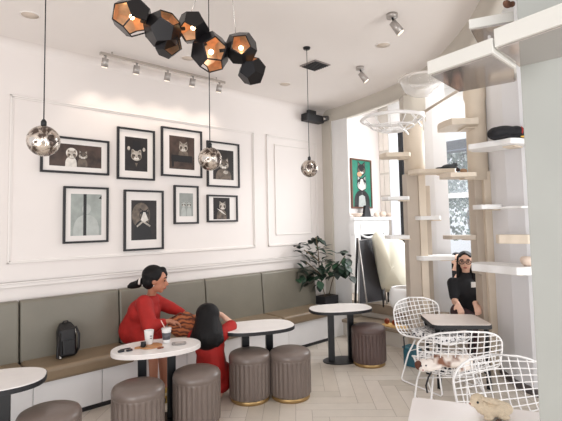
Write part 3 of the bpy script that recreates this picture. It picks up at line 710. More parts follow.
for (tl, br, bg, kind, lb) in frames:
    a = on(tl[0], tl[1], 1, YW-.02); b = on(br[0], br[1], 1, YW-.02)
    x0, x1, z1, z0 = a.x, b.x, a.z, b.z; fw = .022
    t = thing('framed_photograph', lb, 'picture', ((x0+x1)/2, YW-.001, z0), group='framed cat photographs')
    mb = MB().box((x0, YW-.035, z0), (x1, YW-.001, z0+fw)).box((x0, YW-.035, z1-fw), (x1, YW-.001, z1)).box((x0, YW-.035, z0+fw), (x0+fw, YW-.001, z1-fw)).box((x1-fw, YW-.035, z0+fw), (x1, YW-.001, z1-fw))
    obj('frame', mb, BLACK, t, bevel=.002)
    obj('mount', MB().box((x0+fw, YW-.016, z0+fw), (x1-fw, YW-.002, z1-fw)), MATB, t)
    w_ = x1-x0; h_ = z1-z0
    mg = {'wide': (.12, .19), 'hat': (.2, .17), 'chair': (.19, .16), 'profile': (.18, .17), 'suit': (.16, .13), 'sailor': (.18, .17), 'pair': (.22, .2), 'toss': (.2, .10)}[kind]
    a0, a1, c0, c1_ = x0+w_*mg[0], x1-w_*mg[0], z0+h_*mg[1], z1-h_*mg[1]
    if kind == 'toss': a1 = x1-w_*.26
    y = YW-.0165; mb = MB(); mb.add([(a0, y, c0), (a1, y, c0), (a1, y, c1_), (a0, y, c1_)], [(0, 1, 2, 3)], 5)
    cx = (a0+a1)/2; pw = a1-a0; ph = c1_-c0
    y2 = y-.0012
    if kind == 'wide':
        shoulders(mb, cx-pw*.10, c0, c0+ph*.45, pw*.11, y2, 3); cat_face(mb, cx-pw*.09, c0+ph*.52, ph*.20, y2-.001, 0, 1, 2)
        shoulders(mb, cx+pw*.12, c0, c0+ph*.42, pw*.10, y2, 1); cat_face(mb, cx+pw*.13, c0+ph*.52, ph*.20, y2-.001, 1, 0, 2)
        disc(mb, cx-pw*.09, c0+ph*.60, ph*.24, ph*.24, y2-.0002, 3)
    elif kind == 'hat':
        cat_face(mb, cx, c0+ph*.45, pw*.24, y2, 0, 1, 2)
        mb.poly([(cx-pw*.28, y2-.003, c0+ph*.64), (cx+pw*.28, y2-.003, c0+ph*.64), (cx+pw*.17, y2-.003, c0+ph*.68), (cx+pw*.17, y2-.003, c0+ph*.90), (cx-pw*.17, y2-.003, c0+ph*.90), (cx-pw*.17, y2-.003, c0+ph*.68)], 2)
        mb.poly([(cx-pw*.06, y2, c0+ph*.24), (cx+pw*.06, y2, c0+ph*.24), (cx, y2, c0+ph*.12)], 1)
        for sg in (-1, 1): disc(mb, cx+sg*pw*.34, c0+ph*.66, pw*.06, ph*.06, y2, 0)
    elif kind == 'chair':
        cat_face(mb, cx+pw*.05, c0+ph*.66, pw*.17, y2-.001, 0, 1, 2); shoulders(mb, cx+pw*.05, c0+ph*.35, c0+ph*.6, pw*.2, y2, 1)
        mb.box((a0+pw*.08, y2-.002, c0+ph*.22), (a1-pw*.1, y2-.0015, c0+ph*.42), 2); mb.box((a0+pw*.1, y2-.002, c0+ph*.06), (a0+pw*.17, y2-.0015, c0+ph*.22), 2)
    elif kind == 'profile':
        cat_face(mb, cx+pw*.02, c0+ph*.5, pw*.24, y2, 1, 0, 2); shoulders(mb, cx, c0, c0+ph*.36, pw*.38, y2-.0005, 1); disc(mb, cx+pw*.1, c0+ph*.25, pw*.12, ph*.06, y2-.002, 0)
    elif kind == 'suit':
        shoulders(mb, cx, c0, c0+ph*.5, pw*.42, y2, 4); disc(mb, cx, c0+ph*.64, pw*.14, ph*.13, y2-.0004, 4)
        mb.add([(cx-pw*.10, y2-.001, c0), (cx, y2-.001, c0), (cx, y2-.001, c1_), (cx-pw*.10, y2-.001, c1_)], [(0, 1, 2, 3)], 2)
        mb.poly([(a1-pw*.1, y2-.001, c0+ph*.9), (a1, y2-.001, c0+ph*.98), (a1, y2-.001, c0+ph*.88)], 2)
    elif kind == 'sailor':
        disc(mb, cx-pw*.12, c0+ph*.62, pw*.36, ph*.32, y2+.0004, 1)
        shoulders(mb, cx-pw*.06, c0, c0+ph*.5, pw*.36, y2, 2); cat_face(mb, cx, c0+ph*.62, pw*.2, y2-.001, 2, 1, 2)
        mb.poly([(cx-pw*.04, y2-.0035, c0+ph*.7), (cx+pw*.04, y2-.0035, c0+ph*.7), (cx+pw*.16, y2-.0035, c0+ph*.5), (cx, y2-.0035, c0+ph*.44), (cx-pw*.14, y2-.0035, c0+ph*.5)], 3)
        mb.poly([(cx-pw*.3, y2-.002, c0+ph*.36), (cx-pw*.05, y2-.002, c0+ph*.5), (cx+pw*.25, y2-.002, c0+ph*.36), (cx+pw*.22, y2-.002, c0+ph*.32), (cx-pw*.05, y2-.002, c0+ph*.44), (cx-pw*.28, y2-.002, c0+ph*.32)], 0)
        mb.add([(a1-pw*.3, y2-.0045, c0), (a1, y2-.0045, c0), (a1, y2-.0045, c1_), (a1-pw*.3, y2-.0045, c1_)], [(0, 1, 2, 3)], 4) if False else None
    elif kind == 'pair':
        for sg in (-1, 1):
            shoulders(mb, cx+sg*pw*.2, c0, c0+ph*.4, pw*.18, y2, 4); cat_face(mb, cx+sg*pw*.2, c0+ph*.5, pw*.16, y2-.001, 4, 1, 1)
    else:
        shoulders(mb, cx, c0, c0+ph*.45, pw*.3, y2, 1); cat_face(mb, cx+pw*.05, c0+ph*.6, pw*.2, y2-.001, 0, 1, 2)
        mb.poly([(a0+pw*.2, y2-.003, c0+ph*.5), (cx, y2-.003, c0+ph*.3), (a1-pw*.25, y2-.003, c0+ph*.2), (cx, y2-.003, c0+ph*.4)], 3)
    obj('print', mb, PLT+[PR_BG[bg]], t, recalc=False)
# the painting of cats on the alcove wall
YA = 5.25
a = on(349.6, 158, 1, YA); b = on(371.5, 208, 1, YA)
x0, x1, z1, z0 = a.x, b.x, a.z, b.z-.01
t = thing('cat_painting', 'teal painting of a tuxedo cat in a bow tie with another cat above it', 'painting', ((x0+x1)/2, YA-.001, z0))
fw = .03; mb = MB()
mb.box((x0, YA-.035, z0), (x1, YA-.001, z0+fw)).box((x0, YA-.035, z1-fw), (x1, YA-.001, z1)).box((x0, YA-.035, z0+fw), (x0+fw, YA-.001, z1-fw)).box((x1-fw, YA-.035, z0+fw), (x1, YA-.001, z1-fw))
obj('frame', mb, mat('walnut_frame', s(104, 66, 50), .5, noise=.2), t, bevel=.003)
y = YA-.02; a0, a1, c0, c1_ = x0+fw, x1-fw, z0+fw, z1-fw; pw, ph = a1-a0, c1_-c0; cx = (a0+a1)/2; mb = MB()
mb.add([(a0, y, c0), (a1, y, c0), (a1, y, c1_), (a0, y, c1_)], [(0, 1, 2, 3)], 5)
shoulders(mb, cx, c0, c0+ph*.36, pw*.42, y-.002, 2); mb.poly([(cx-pw*.2, y-.003, c0), (cx+pw*.2, y-.003, c0), (cx+pw*.14, y-.003, c0+ph*.3), (cx-pw*.14, y-.003, c0+ph*.3)], 4)
cat_face(mb, cx, c0+ph*.48, pw*.26, y-.004, 2, 4, 2)
mb.poly([(cx-pw*.05, y-.007, c0+ph*.60), (cx+pw*.05, y-.007, c0+ph*.60), (cx+pw*.2, y-.007, c0+ph*.40), (cx, y-.007, c0+ph*.35), (cx-pw*.2, y-.007, c0+ph*.40)], 3)
mb.poly([(cx-pw*.22, y-.006, c0+ph*.34), (cx, y-.006, c0+ph*.29), (cx+pw*.22, y-.006, c0+ph*.34), (cx+pw*.22, y-.006, c0+ph*.21), (cx, y-.006, c0+ph*.26), (cx-pw*.22, y-.006, c0+ph*.21)], 2)
cat_face(mb, cx, c0+ph*.80, pw*.22, y-.004, 2, 1, 2); disc(mb, cx-pw*.12, c0+ph*.70, pw*.12, ph*.05, y-.008, 6)
obj('canvas', mb, PLT+[mat('teal_paint', s(34, 128, 104), .5, noise=.3, nscale=9), mat('peach_paint', s(220, 160, 120), .5, noise=.2)], t, recalc=False)

# mantel
ZP = .46
a = on(353.5, 217, 1, 4.97); b = on(394, 217, 1, 4.97)
t = thing('mantelpiece', 'white carved mantelpiece with a dark opening under the cat painting', 'mantel', ((a.x+b.x)/2, 5.1, ZP))
obj('mantel_shelf', MB().box((a.x-.02, 4.93, 1.755), (7.36, 5.24, 1.815)), WHITE, t, bevel=.012)
obj('frieze', MB().box((a.x+.03, 4.98, 1.50), (7.32, 5.239, 1.754)).box((a.x+.2, 4.965, 1.56), (7.1, 4.98, 1.70)), WHITE, t, bevel=.006)
obj('jamb', MB().box((a.x+.04, 4.98, ZP), (a.x+.20, 5.23, 1.499)), WHITE, t, bevel=.006)
obj('jamb', MB().box((7.14, 4.98, ZP), (7.30, 5.23, 1.499)), WHITE, t, bevel=.006)
obj('firebox', MB().box((a.x+.20, 5.10, ZP), (7.14, 5.23, 1.499)), BLACK, t)
obj('swag', MB().tube([(a.x+.22+.7*k/16*.0+.84*k/16, 4.975, 1.49-.05*abs(math.sin(PI*k/8))) for k in range(17)], .018, seg=6), WHITE, t)
CREAM = mat('cream_ceramic', s(226, 206, 190), .4, noise=.1)
def mx(px): return on(px, 216, 1, 5.08).x
x = mx(357); tag(obj('trinket_bowl', MB().lathe([(.05, 0), (.10, .05), (.11, .07), (.10, .07), (.06, .03)], 24, M=Matrix.Translation((x, 5.08, 1.816))), CREAM), 'cream ceramic bowl at the left end of the mantel shelf', 'bowl')
x = mx(367.5); t = thing('tabletop_easel', 'small black lantern shape standing on the mantel below the painting', 'ornament', (x, 5.10, 1.816))
obj('stand', MB().prism([(-.11, 0), (.11, 0), (.05, .22), (-.05, .22)], -.03, .03, M=Matrix.Translation((x, 5.1, 1.816)) @ Matrix.Rotation(PI/2, 4, 'X')), BLACK, t, bevel=.006)
obj('foot', MB().box((x-.13, 5.05, 1.8155), (x+.13, 5.15, 1.83)), BLACK, t)
for k, px in enumerate((376, 382, 388)):
    x = mx(px); r = (.055, .07, .05)[k]
    tag(obj('ceramic_pot', MB().lathe([(r*.6, 0), (r, r*.7), (r*.8, r*1.4), (r*.5, r*1.5)], 20, M=Matrix.Translation((x, 5.06, 1.816))), CREAM), ['cream squat pot just right of the black ornament on the mantel', 'largest cream pot, between its two smaller mates on the mantel', 'smallest cream pot at the right end of the mantel'][k], 'pot', 'cream pots on the mantel')
# blackboard easel
t = thing('chalkboard_easel', 'black chalkboard leaning on thin metal legs in front of the mantel', 'chalkboard', (6.35, 4.78, ZP))
A = D(357, 240, 6.72); B_ = D(374, 240, 6.8)
def quad_slab(pts, n, th):
    mb = MB(); n = V(n).normalized()*th; m = len(pts)
    mb.add([V(p) for p in pts]+[V(p)+n for p in pts], [tuple(range(m-1, -1, -1)), tuple(range(m, 2*m))]+[(i, (i+1) % m, m+(i+1) % m, m+i) for i in range(m)]); return mb
bd = [D(358.5, 292, 6.45), D(385.5, 290.5, 6.75), D(376, 238, 6.95), D(359, 240.5, 6.75)]
for p in bd[:2]: p.z = ZP+.07
obj('board', quad_slab(bd, (.5, .8, 0), .02), mat('chalkboard_black', s(36, 32, 36), .5, noise=.15), t)
obj('board_frame', MB().tube(bd, .014, closed=True, seg=6), mat('board_frame_grey', s(150, 146, 146), .4, noise=.05), t)
obj('leg', MB().tube([D(358, 238, 6.7), (D(367.5, 296.5, 6.3).x, D(367.5, 296.5, 6.3).y, ZP+.002)], .012, seg=6), SILV, t)
obj('leg', MB().tube([D(377, 240, 6.9), (D(387, 294, 6.7).x, D(387, 294, 6.7).y, ZP+.002)], .012, seg=6), SILV, t)
obj('rear_leg', MB().tube([D(357.5, 238, 6.8), (D(355.5, 297, 6.55).x+.05, D(355.5, 297, 6.55).y+.05, ZP+.002)], .02, seg=6), BLACK, t)
# cream shell armchair
CRM = mat('cream_velvet', s(232, 227, 208), .8, noise=.05, nscale=6)
ac = on(392, 296, 2, ZP); ac = V((6.72, 4.32, ZP))
t = thing('shell_armchair', 'cream armchair with tall scalloped back on the raised platform', 'armchair', ac)
rows = []
edgeL = [(379, 291), (378.5, 280), (377, 268), (375.5, 255), (374.5, 243)]
top = [(374, 237), (376, 233.5), (380, 233.5), (384, 236), (389, 237), (393, 239), (398, 240), (402, 244), (404, 250)]
outl = [(381, 291), (378, 270), (374, 243), (373.3, 236.5), (376, 233), (380, 233.2), (383.5, 236.5), (388, 238.6), (392, 238.4), (397, 239), (402, 242), (405, 248), (407, 256), (408, 270), (407, 282), (404, 291)]
sm_o = smoothc([tuple(p) for p in outl], 3)
mb = MB(); fr_pts = []; cxp = 391
nO = len(sm_o)
K = 6; grid = []
for p in sm_o:
    row = []
    for k in range(K+1):
        u = k/K; px = cxp+(p.x-cxp)*u; py = 268+(p.y-268)*u
        dd = 6.82-.22*(1-u**2)
        row.append(D(px, py, dd))
    grid.append(row)
vs = [v for r in grid for v in r]; fs = []
for i in range(nO):
    j = (i+1) % nO
    for k in range(K): fs.append((i*(K+1)+k, j*(K+1)+k, j*(K+1)+k+1, i*(K+1)+k+1))
mb.add(vs, fs, 0, True)
o = obj('backrest', mb, CRM, t, recalc=True); so = o.modifiers.new('solid', 'SOLIDIFY'); so.thickness = .05; so.offset = 0
obj('piping', MB().tube([g[-1] for g in grid], .016, closed=True, seg=6), mat('cream_piping', s(222, 214, 192), .7, noise=.05), t)
blob('seat', MB().ball(D(391, 281, 7.0), (.25, .22, .09)), CRM, t, .02)
for px, d in ((383, 6.55), (400, 6.55), (388, 6.95), (402, 6.9)):
    q = D(px, 292, d); obj('leg', MB().cone((q.x, q.y, ZP), .012, (q.x, q.y, ZP+.26), .022), BLACK, t)
# white tub chair (egg shape)
q = D(404, 283, 6.1)
t = thing('egg_seat', 'glossy white egg-shaped cat bed beside the cream armchair', 'pet bed', (q.x, q.y, ZP))
fr_ = MB(); profE = [(.03, 0), (.12, .02), (.19, .10), (.215, .20), (.20, .30), (.17, .36)]
o = obj('shell', MB().lathe(profE, 32, caps=False, M=Matrix.Translation((q.x, q.y, ZP+.001)) @ Matrix.Rotation(0, 4, 'X')), mat('gloss_white', s(240, 239, 238), .15, noise=.01), t); so = o.modifiers.new('s', 'SOLIDIFY'); so.thickness = .02
obj('cushion', MB().lathe([(.001, .0), (.17, 0), (.185, .05), (.15, .08), (.001, .09)], 32, caps=False, M=Matrix.Translation((q.x, q.y, ZP+.17))), CREAM, t)

# ================================================================= SMALL THINGS
# planter with fiddle leaf plant
pc = V((5.17, 4.70, .471))
t = thing('fiddle_leaf_plant', 'leafy dark green potted fig standing at the end of the bench', 'plant', pc)
obj('planter', MB().box((pc.x-.15, pc.y-.10, .471), (pc.x+.15, pc.y+.10, .60)).box((pc.x-.13, pc.y-.08, .60), (pc.x+.13, pc.y+.08, .605), 1), [mat('planter_black', s(38, 38, 44), .5, noise=.1), mat('soil', s(50, 38, 30), .9, noise=.3)], t, bevel=.006)
stems = [[(pc.x-.06, pc.y, .60), (5.04, 4.62, .85), (5.0, 4.55, 1.12), (4.98, 4.5, 1.42), (4.96, 4.5, 1.66)],
         [(pc.x+.05, pc.y, .60), (5.17, 4.62, .85), (5.22, 4.5, 1.05), (5.26, 4.35, 1.18), (5.28, 4.28, 1.26)]]
stems = [[D(328-6, 297, 6.9), D(321, 280, 6.8), D(319, 265, 6.72), D(318, 250, 6.65), D(316, 237, 6.6)], [D(330, 297, 6.9), D(332, 282, 6.75), D(336, 272, 6.6), D(341, 262, 6.45), D(345, 256, 6.4)], [D(321, 275, 6.78), D(313, 268, 6.6), D(306, 262, 6.5)], [D(320, 262, 6.7), D(310, 254, 6.55), D(304, 250, 6.5)]]
# anchor first points in the pot
stems[0][0] = V((pc.x-.05, pc.y, .60)); stems[1][0] = V((pc.x+.05, pc.y, .60))
mb = MB()
for st in stems: mb.tube([tuple(p) for p in smoothc([tuple(p) for p in st], 3)], .008, seg=6)
obj('stem', mb, mat('stem_brown', s(112, 96, 74), .8, noise=.2), t)
mb = MB(); rnd = random.Random(11)
def leaf(mb, base, dirv, L, W, mi):
    d = V(dirv).normalized(); side = d.cross(V((0, 0, 1))); side = side.normalized() if side.length > .1 else V((1, 0, 0)); up = side.cross(d)
    n = 6; vs = []
    wp = [.12, .55, .78, 1., .9, .55, .05]
    for k in range(n+1):
        u = k/n; c = V(base)+d*L*u+up*(-.22*L*u*u+.03*L*math.sin(u*6)); w_ = W*.5*wp[k]
        vs += [c-side*w_+up*w_*.25, c, c+side*w_+up*w_*.25]
    fs = []
    for k in range(n):
        a_ = 3*k; fs += [(a_, a_+1, a_+4, a_+3), (a_+1, a_+2, a_+5, a_+4)]
    mb.add(vs, fs, mi, True)
LP = [(316,238),(311,241),(322,241),(300,247),(305,244),(319,247),(326,248),(309,252),(323,253),(330,251),(297,251),(314,258),(304,262),(300,265),(320,262),(327,262),(334,262),(341,253),(345,252),(348,262),(344,266),(338,268),(332,271),(325,270),(312,266),(305,272),(302,277),(310,276),(316,280),(308,284),(314,287),(320,284),(346,273),(350,277),(341,275),(330,277),(336,265),(323,275),(306,280),(329,265),(313,272),(299,272),(321,268),(317,256),(325,257),(347,268),(337,273),(303,284),(311,281),(319,275)]
LP += [(x+rnd.uniform(-4, 4), y+rnd.uniform(-4, 4)) for x, y in LP+LP if rnd.random() < .8]
allst = [p for st in stems for p in st]
for (px, py) in LP:
    d = 6.72-(px-318)*.012+rnd.uniform(-.15, .1)
    c = D(px, py, d)
    if c.y > 4.86: c = on(px, py, 1, 4.82)
    near = min(allst, key=lambda q: (q-c).length); dr = (c-near); dr = dr if dr.length > .02 else V((rnd.uniform(-1, 1), rnd.uniform(-1, 0), .3))
    dr = dr.normalized()+V((rnd.uniform(-.5, .5), rnd.uniform(-.6, .2), rnd.uniform(-.2, .5))); dr.normalize()
    if c.y+dr.y*.1 > 4.9: dr.y = -abs(dr.y)
    if c.x > 5.25 and c.y > 4.3: dr.x = -abs(dr.x)
    leaf(mb, c-dr*.07, dr, rnd.uniform(.13, .17), rnd.uniform(.09, .125), rnd.choice([0, 0, 0, 1, 1, 2]))
obj('foliage', mb, [mat('fig_dark', s(30, 44, 36), .4, noise=.2, nscale=14), mat('fig_mid', s(44, 70, 52), .4, noise=.25, nscale=14), mat('fig_light', s(58, 88, 66), .4, noise=.25, nscale=14)], t, recalc=False)
# backpack
b0 = V((1.36, 4.67, .491))
t = thing('backpack', 'small black leather backpack leaning on the bench back at left', 'backpack', b0)
BAG = mat('black_leather', s(20, 18, 21), .45, noise=.2, nscale=9, bump=.2)
M = Matrix.Translation(b0) @ Matrix.Rotation(-.12, 4, 'X') @ Matrix.Scale(.9, 4) @ Matrix.Scale(.78, 4, V((1, 0, 0)))
mb = MB().prism(roundpoly([(-.12, -.075), (.12, -.075), (.115, .075), (-.115, .075)], .05), 0, .29, M=M)
mb.add([M @ V(p) for p in [(-.12, -.06, .285), (.12, -.06, .285), (.09, .05, .36), (-.07, .05, .36), (-.1, .07, .285), (.1, .07, .285)]], [(0, 1, 2, 3), (0, 3, 4), (1, 5, 2), (3, 2, 5, 4)], 0)
obj('body', mb, BAG, t, bevel=.02, bseg=3)
obj('front_pocket', MB().prism(roundpoly([(-.085, -.105), (.085, -.105), (.09, -.07), (-.09, -.07)], .02), .03, .17, M=M), BAG, t, bevel=.012)
obj('strap', MB().tube([M @ V(p) for p in [(.10, -.07, .30), (.13, -.10, .22), (.125, -.09, .08), (.10, -.06, .02)]], .012), BAG, t)
obj('strap', MB().tube([M @ V(p) for p in [(-.10, -.07, .25), (-.15, -.11, .10), (-.17, -.14, .015), (-.12, -.13, .01), (-.1, -.09, .01)]], .011), BAG, t)
obj('handle', MB().tube([M @ V(p) for p in [(-.03, .03, .345), (-.02, .02, .365), (.03, .02, .365), (.04, .03, .345)]], .008), BAG, t)
obj('zip', MB().tube([M @ V(p) for p in [(.09, -.085, .28), (.095, -.085, .20)]], .004), CHROME, t)
obj('buckle', MB().box((-.155, -.165, .008), (-.13, -.15, .03), M=M), CHROME, t)
# on the cup table
zt = .661
def at(px, py): q = on(px, py, 2, zt); return (q.x, q.y)
cx_, cy_ = at(151, 346.5)
wood = mat('tray_wood', s(188, 134, 88), .5, noise=.2, nscale=10)
t = thing('wooden_tray', 'round wooden tray under the plain white paper cup', 'tray', (cx_, cy_, zt))
obj('tray_board', MB().prism(oval(.10, .085, 36, 2.2), 0, .010, M=Matrix.Translation((cx_, cy_, zt+.0005))), wood, t, bevel=.003)
obj('tray_handle', MB().prism(oval(.035, .02, 16, 2.2), 0, .010, M=Matrix.Translation((cx_-.105, cy_+.03, zt+.0005))), wood, t)
def cup(px, py, label, band, z=zt+.0115, straw=False, lid=False, sc=1.):
    x, y_ = at(px, py); t = thing('paper_cup', label, 'cup', (x, y_, z), group='paper cups on the oval table')
    M = Matrix.Translation((x, y_, z)) @ Matrix.Scale(sc, 4)
    obj('cup_body', MB().lathe([(.030, 0), (.031, .002), (.042, .118), (.044, .121), (.040, .121), (.03, .02)], 28, M=M), WHITE, t)
    if band: obj('printed_band', MB().lathe([(.0344, .030), (.0403, .092), (.0400, .092), (.034, .030)], 28, M=M), band, t)
    if lid: obj('lid', MB().lathe([(.045, .119), (.045, .126), (.041, .132), (.001, .132)], 28, M=M, caps=False), mat('clear_lid', s(210, 206, 204), .2, noise=.02), t)
    if straw: obj('straw', MB().tube([(x+.003, y_, z+.10), (x-.045, y_+.02, z+.205)], .0045), mat('pink_straw', s(230, 190, 180), .5, noise=.02), t)
    return t
c_ = cup(149, 345, 'plain white paper cup with small dark mark standing on the wooden tray', None)
x, y_ = at(149, 345); vd = (V((CAM.x-x, CAM.y-y_))).normalized()
sd = V((-vd.y, vd.x))*1
mk = MB()
for (u, z_) in ((-.2, .075), (-.2, .055)):
    for dx in (-.006, .004): q = V((x, y_))+vd*.0385+sd*(.018+dx); mk.ball((q.x, q.y, zt+.0115+z_), (.004, .004, .005))
obj('printed_mark', mk, BLACK, c_)
cup(166.5, 342.5, 'paper cup with dark grey printed band, lid and straw', mat('cup_band', s(92, 90, 96), .5, noise=.3, nscale=60), z=zt+.0005, straw=True, lid=True, sc=1.02)
x, y_ = at(146, 348)
tag(obj('milk_jug', MB().lathe([(.018, 0), (.024, .012), (.021, .035), (.024, .042), (.018, .042), (.016, .01)], 20, M=Matrix.Translation((x-.02, y_+.01, zt+.0115))), BLACK), 'tiny black jug on the wooden tray left of the plain cup', 'jug')
x, y_ = at(124, 351); t = thing('sunglasses', 'folded dark sunglasses lying at the left end of the cup table', 'sunglasses', (x, y_, zt))
dk = mat('dark_lens', s(30, 34, 44), .2, noise=.05)
obj('lens', MB().prism(oval(.028, .02, 20), .001, .012, M=Matrix.Translation((x-.03, y_-.01, zt))), dk, t); obj('lens', MB().prism(oval(.028, .02, 20), .001, .012, M=Matrix.Translation((x+.035, y_-.03, zt))), dk, t)
obj('temple', MB().tube([(x-.05, y_, zt+.008), (x-.01, y_+.04, zt+.006), (x+.07, y_+.03, zt+.006)], .005), BLACK, t)
x, y_ = at(179, 344); t = thing('card_holder', 'grey metal dish with folded slips beside the banded cup', 'dish', (x, y_, zt))
obj('dish', MB().prism(oval(.065, .045, 24, 4), .0005, .012, M=Matrix.Translation((x, y_, zt)) @ Matrix.Rotation(-.5, 4, 'Z')), mat('dish_grey', s(150, 144, 140), .4, noise=.15, nscale=30), t, bevel=.003)
obj('slip', MB().box((-.035, -.02, .0125), (.04, .025, .016), M=Matrix.Translation((x, y_, zt)) @ Matrix.Rotation(-.3, 4, 'Z')), mat('slip_paper', s(196, 184, 178), .6, noise=.1), t)
x, y_ = at(161, 348)
tag(obj('biscuit', MB().prism(oval(.03, .013, 16, 2), 0, .010, M=Matrix.Translation((x-.01, y_-.01, zt+.001))), mat('biscuit_brown', s(130, 70, 44), .7, noise=.2)), 'small brown biscuit lying before the banded cup', 'biscuit')
# yellow box under the table
q = on(168, 396, 2, .0); q = on(168, 394, 2, .07)
tag(obj('yellow_box', MB().box((q.x-.045, q.y-.03, .001), (q.x+.045, q.y+.03, .13)).box((q.x-.046, q.y-.031, .07), (q.x+.046, q.y+.031, .1), 1), [mat('yellow_card', s(206, 170, 84), .6, noise=.1), mat('cream_card', s(226, 210, 170), .6, noise=.1)], bevel=.003), 'small yellow carton on the floor under the cup table', 'carton')
# bun tray on the steps, teal bin
q = on(399, 327, 2, .246); q.x = max(q.x, 5.42)
tc_ = V((5.44, 3.72, .2455))
for px in (): pass
a = on(391, 324, 2, .27); tr = V((a.x, a.y-.12, .2455))
tag(obj('yellow_tray', MB().prism(roundpoly([(tr.x-.1, tr.y-.30), (tr.x+.1, tr.y-.30), (tr.x+.1, tr.y+.24), (tr.x-.1, tr.y+.24)], .03), .2455, .262), mat('tan_tray', s(226, 186, 122), .5, noise=.1), bevel=.004), 'tan tray lying on the lower step under the orange balls', 'tray')
for k, (px, lb) in enumerate([(387, 'orange-brown ball at the left end of the tan tray'), (394.5, 'orange-brown ball at the right, next to the wire chair')]):
    p = on(px, 322.5, 0, tr.x); t = thing('toy_ball', lb, 'ball', (p.x, p.y, .2625), group='orange balls on the step')
    obj('ball_body', MB().ball((p.x, p.y, .2625+.038), .038), mat('orange_brown', s(196, 100, 46), .6, noise=.35, nscale=25), t)
    obj('patch', MB().ball((p.x-.012, p.y-.01, .2625+.046), (.031, .031, .031)), mat('dark_orange', s(140, 58, 30), .6, noise=.2), t)
q = on(413, 365, 2, 0); t = thing('teal_bin', 'small teal blue bin on the floor behind the wire chairs', 'bin', (q.x, q.y, 0))
obj('bin_body', MB().prism(roundpoly([(q.x-.085, q.y-.085), (q.x+.085, q.y-.085), (q.x+.085, q.y+.085), (q.x-.085, q.y+.085)], .03), 0, .21), mat('teal_plastic', s(44, 96, 112), .45, noise=.08), t, bevel=.004)
obj('bin_rim', MB().tube([(x, y, .212) for x, y in roundpoly([(q.x-.09, q.y-.09), (q.x+.09, q.y-.09), (q.x+.09, q.y+.09), (q.x-.09, q.y+.09)], .03)], .007, closed=True), mat('teal_rim', s(56, 112, 126), .45, noise=.05), t)

# ================================================================= ANIMALS
def stand(o): return o
BCAT = mat('black_fur', s(28, 27, 32), .8, noise=.4, nscale=60, bump=.5, bscale=120)
def basis(px, py, d): return D(px, py, d)
R3 = RX.copy(); R3.z = 0; R3.normalize(); F3 = V((.669, .743, 0)); Z3 = V((0, 0, 1))
def loc(o, r, f, z): return V(o)+R3*r+F3*f+Z3*z
def ell(mb, o, r, f, z, rr): mb.ball(loc(o, r, f, z), rr, rot=Matrix((R3, F3, Z3)).transposed())
# black cat lying on the upper right shelf, head to the right
p = D(507, 146, 4.42); p.z = zc3+.028
cat = thing('black_cat', 'sleeping black cat curled on the shelf beside the grey pillar', 'cat', p)
mb = MB()
ell(mb, p, -.02, 0, .075, (.155, .09, .075)); ell(mb, p, -.10, .0, .07, (.09, .085, .068)); ell(mb, p, .09, -.01, .075, (.075, .075, .07)); ell(mb, p, .165, -.04, .065, (.052, .052, .048))
for u in (-1, 1): mb.cone(loc(p, .165+u*.028, -.045, .095), .016, loc(p, .168+u*.034, -.045, .132), .003)
mb.cap(loc(p, -.17, -.04, .02), .02, loc(p, -.05, -.105, .018), .018); mb.cap(loc(p, -.05, -.105, .018), .018, loc(p, .05, -.11, .017), .013)
mb.cap(loc(p, .06, -.07, .03), .024, loc(p, .14, -.10, .018), .018)
blob('body', mb, BCAT, cat, .010); cat.scale = (1.0,)*3
ring = [loc(p, .12+.012*math.sin(a), -.02+.055*math.cos(a), .07+.055*math.sin(a)) for a in [2*PI*k/20 for k in range(20)]]
obj('collar', MB().tube(ring, .010, closed=True), mat('collar_red', s(170, 40, 34), .6, noise=.1), cat)
y3 = thing('yellow_blanket', 'folded yellow cloth under the chin of the black cat', 'cloth', loc(p, .15, -.13, 0))
blob('cloth_fold', MB().cap(loc(p, .08, -.13, .012), .012, loc(p, .17, -.135, .012), .014).cap(loc(p, .17, -.135, .012), .014, loc(p, .215, -.10, .03), .012), mat('yellow_cloth', s(226, 182, 84), .8, noise=.1), y3, .008)
# grey cat on shelf
p = D(449, 170, 5.6); p.z = zc+.026
cat = thing('grey_cat', 'dark grey cat dozing on the shelf in front of the foliage window', 'cat', p)
mb = MB(); ell(mb, p, .0, 0, .035, (.09, .06, .035)); ell(mb, p, .075, -.01, .05, (.036, .036, .033))
for u in (-1, 1): mb.cone(loc(p, .075+u*.02, -.01, .07), .012, loc(p, .075+u*.025, -.01, .10), .003)
mb.cap(loc(p, -.07, 0, .025), .018, loc(p, -.17, -.02, .02), .010)
blob('body', mb, mat('grey_fur', s(62, 66, 70), .85, noise=.4, nscale=50), cat, .008)
p = D(462, 175, 5.05); p.z = zc2+.026
tt = thing('tan_toy', 'small tan toy mouse with dark head on the plywood shelf', 'toy', p)
blob('body', MB().ball(loc(p, .02, 0, .03), (.06, .035, .03)), mat('tan_felt', s(176, 140, 110), .9, noise=.2), tt, .006)
blob('head', MB().ball(loc(p, -.045, 0, .045), .024).ball(loc(p, -.055, 0, .07), .010), mat('dark_felt', s(60, 44, 40), .9, noise=.2), tt, .006)
p = D(531, 262, 4.1); p.z = zc4+.04; 
tt = thing('white_bowl', 'small round white bowl at the end of the thick low shelf', 'bowl', D(527, 262, 4.2))
q = D(527, 262, 4.18); q.z = zc4+.038; tt.location = q
obj('bowl_body', MB().lathe([(.03, 0), (.055, .03), (.06, .06), (.05, .085), (.03, .09)], 24, M=Matrix.Translation(q)), CREAM, tt)
p = on(510, 10, 2, z3+.05); 
tt = thing('brown_toy', 'small brown toy lying on the upper glossy shelf', 'toy', (p.x-.05, p.y, z3+.051))
p = V((p.x-.03, p.y, z3+.051)); blob('body', MB().ball(p+V((0, 0, .016)), (.03, .016, .016)).ball(p+V((.03, -.01, .022)), .014), mat('brown_felt', s(120, 84, 66), .9, noise=.2), tt, .005)
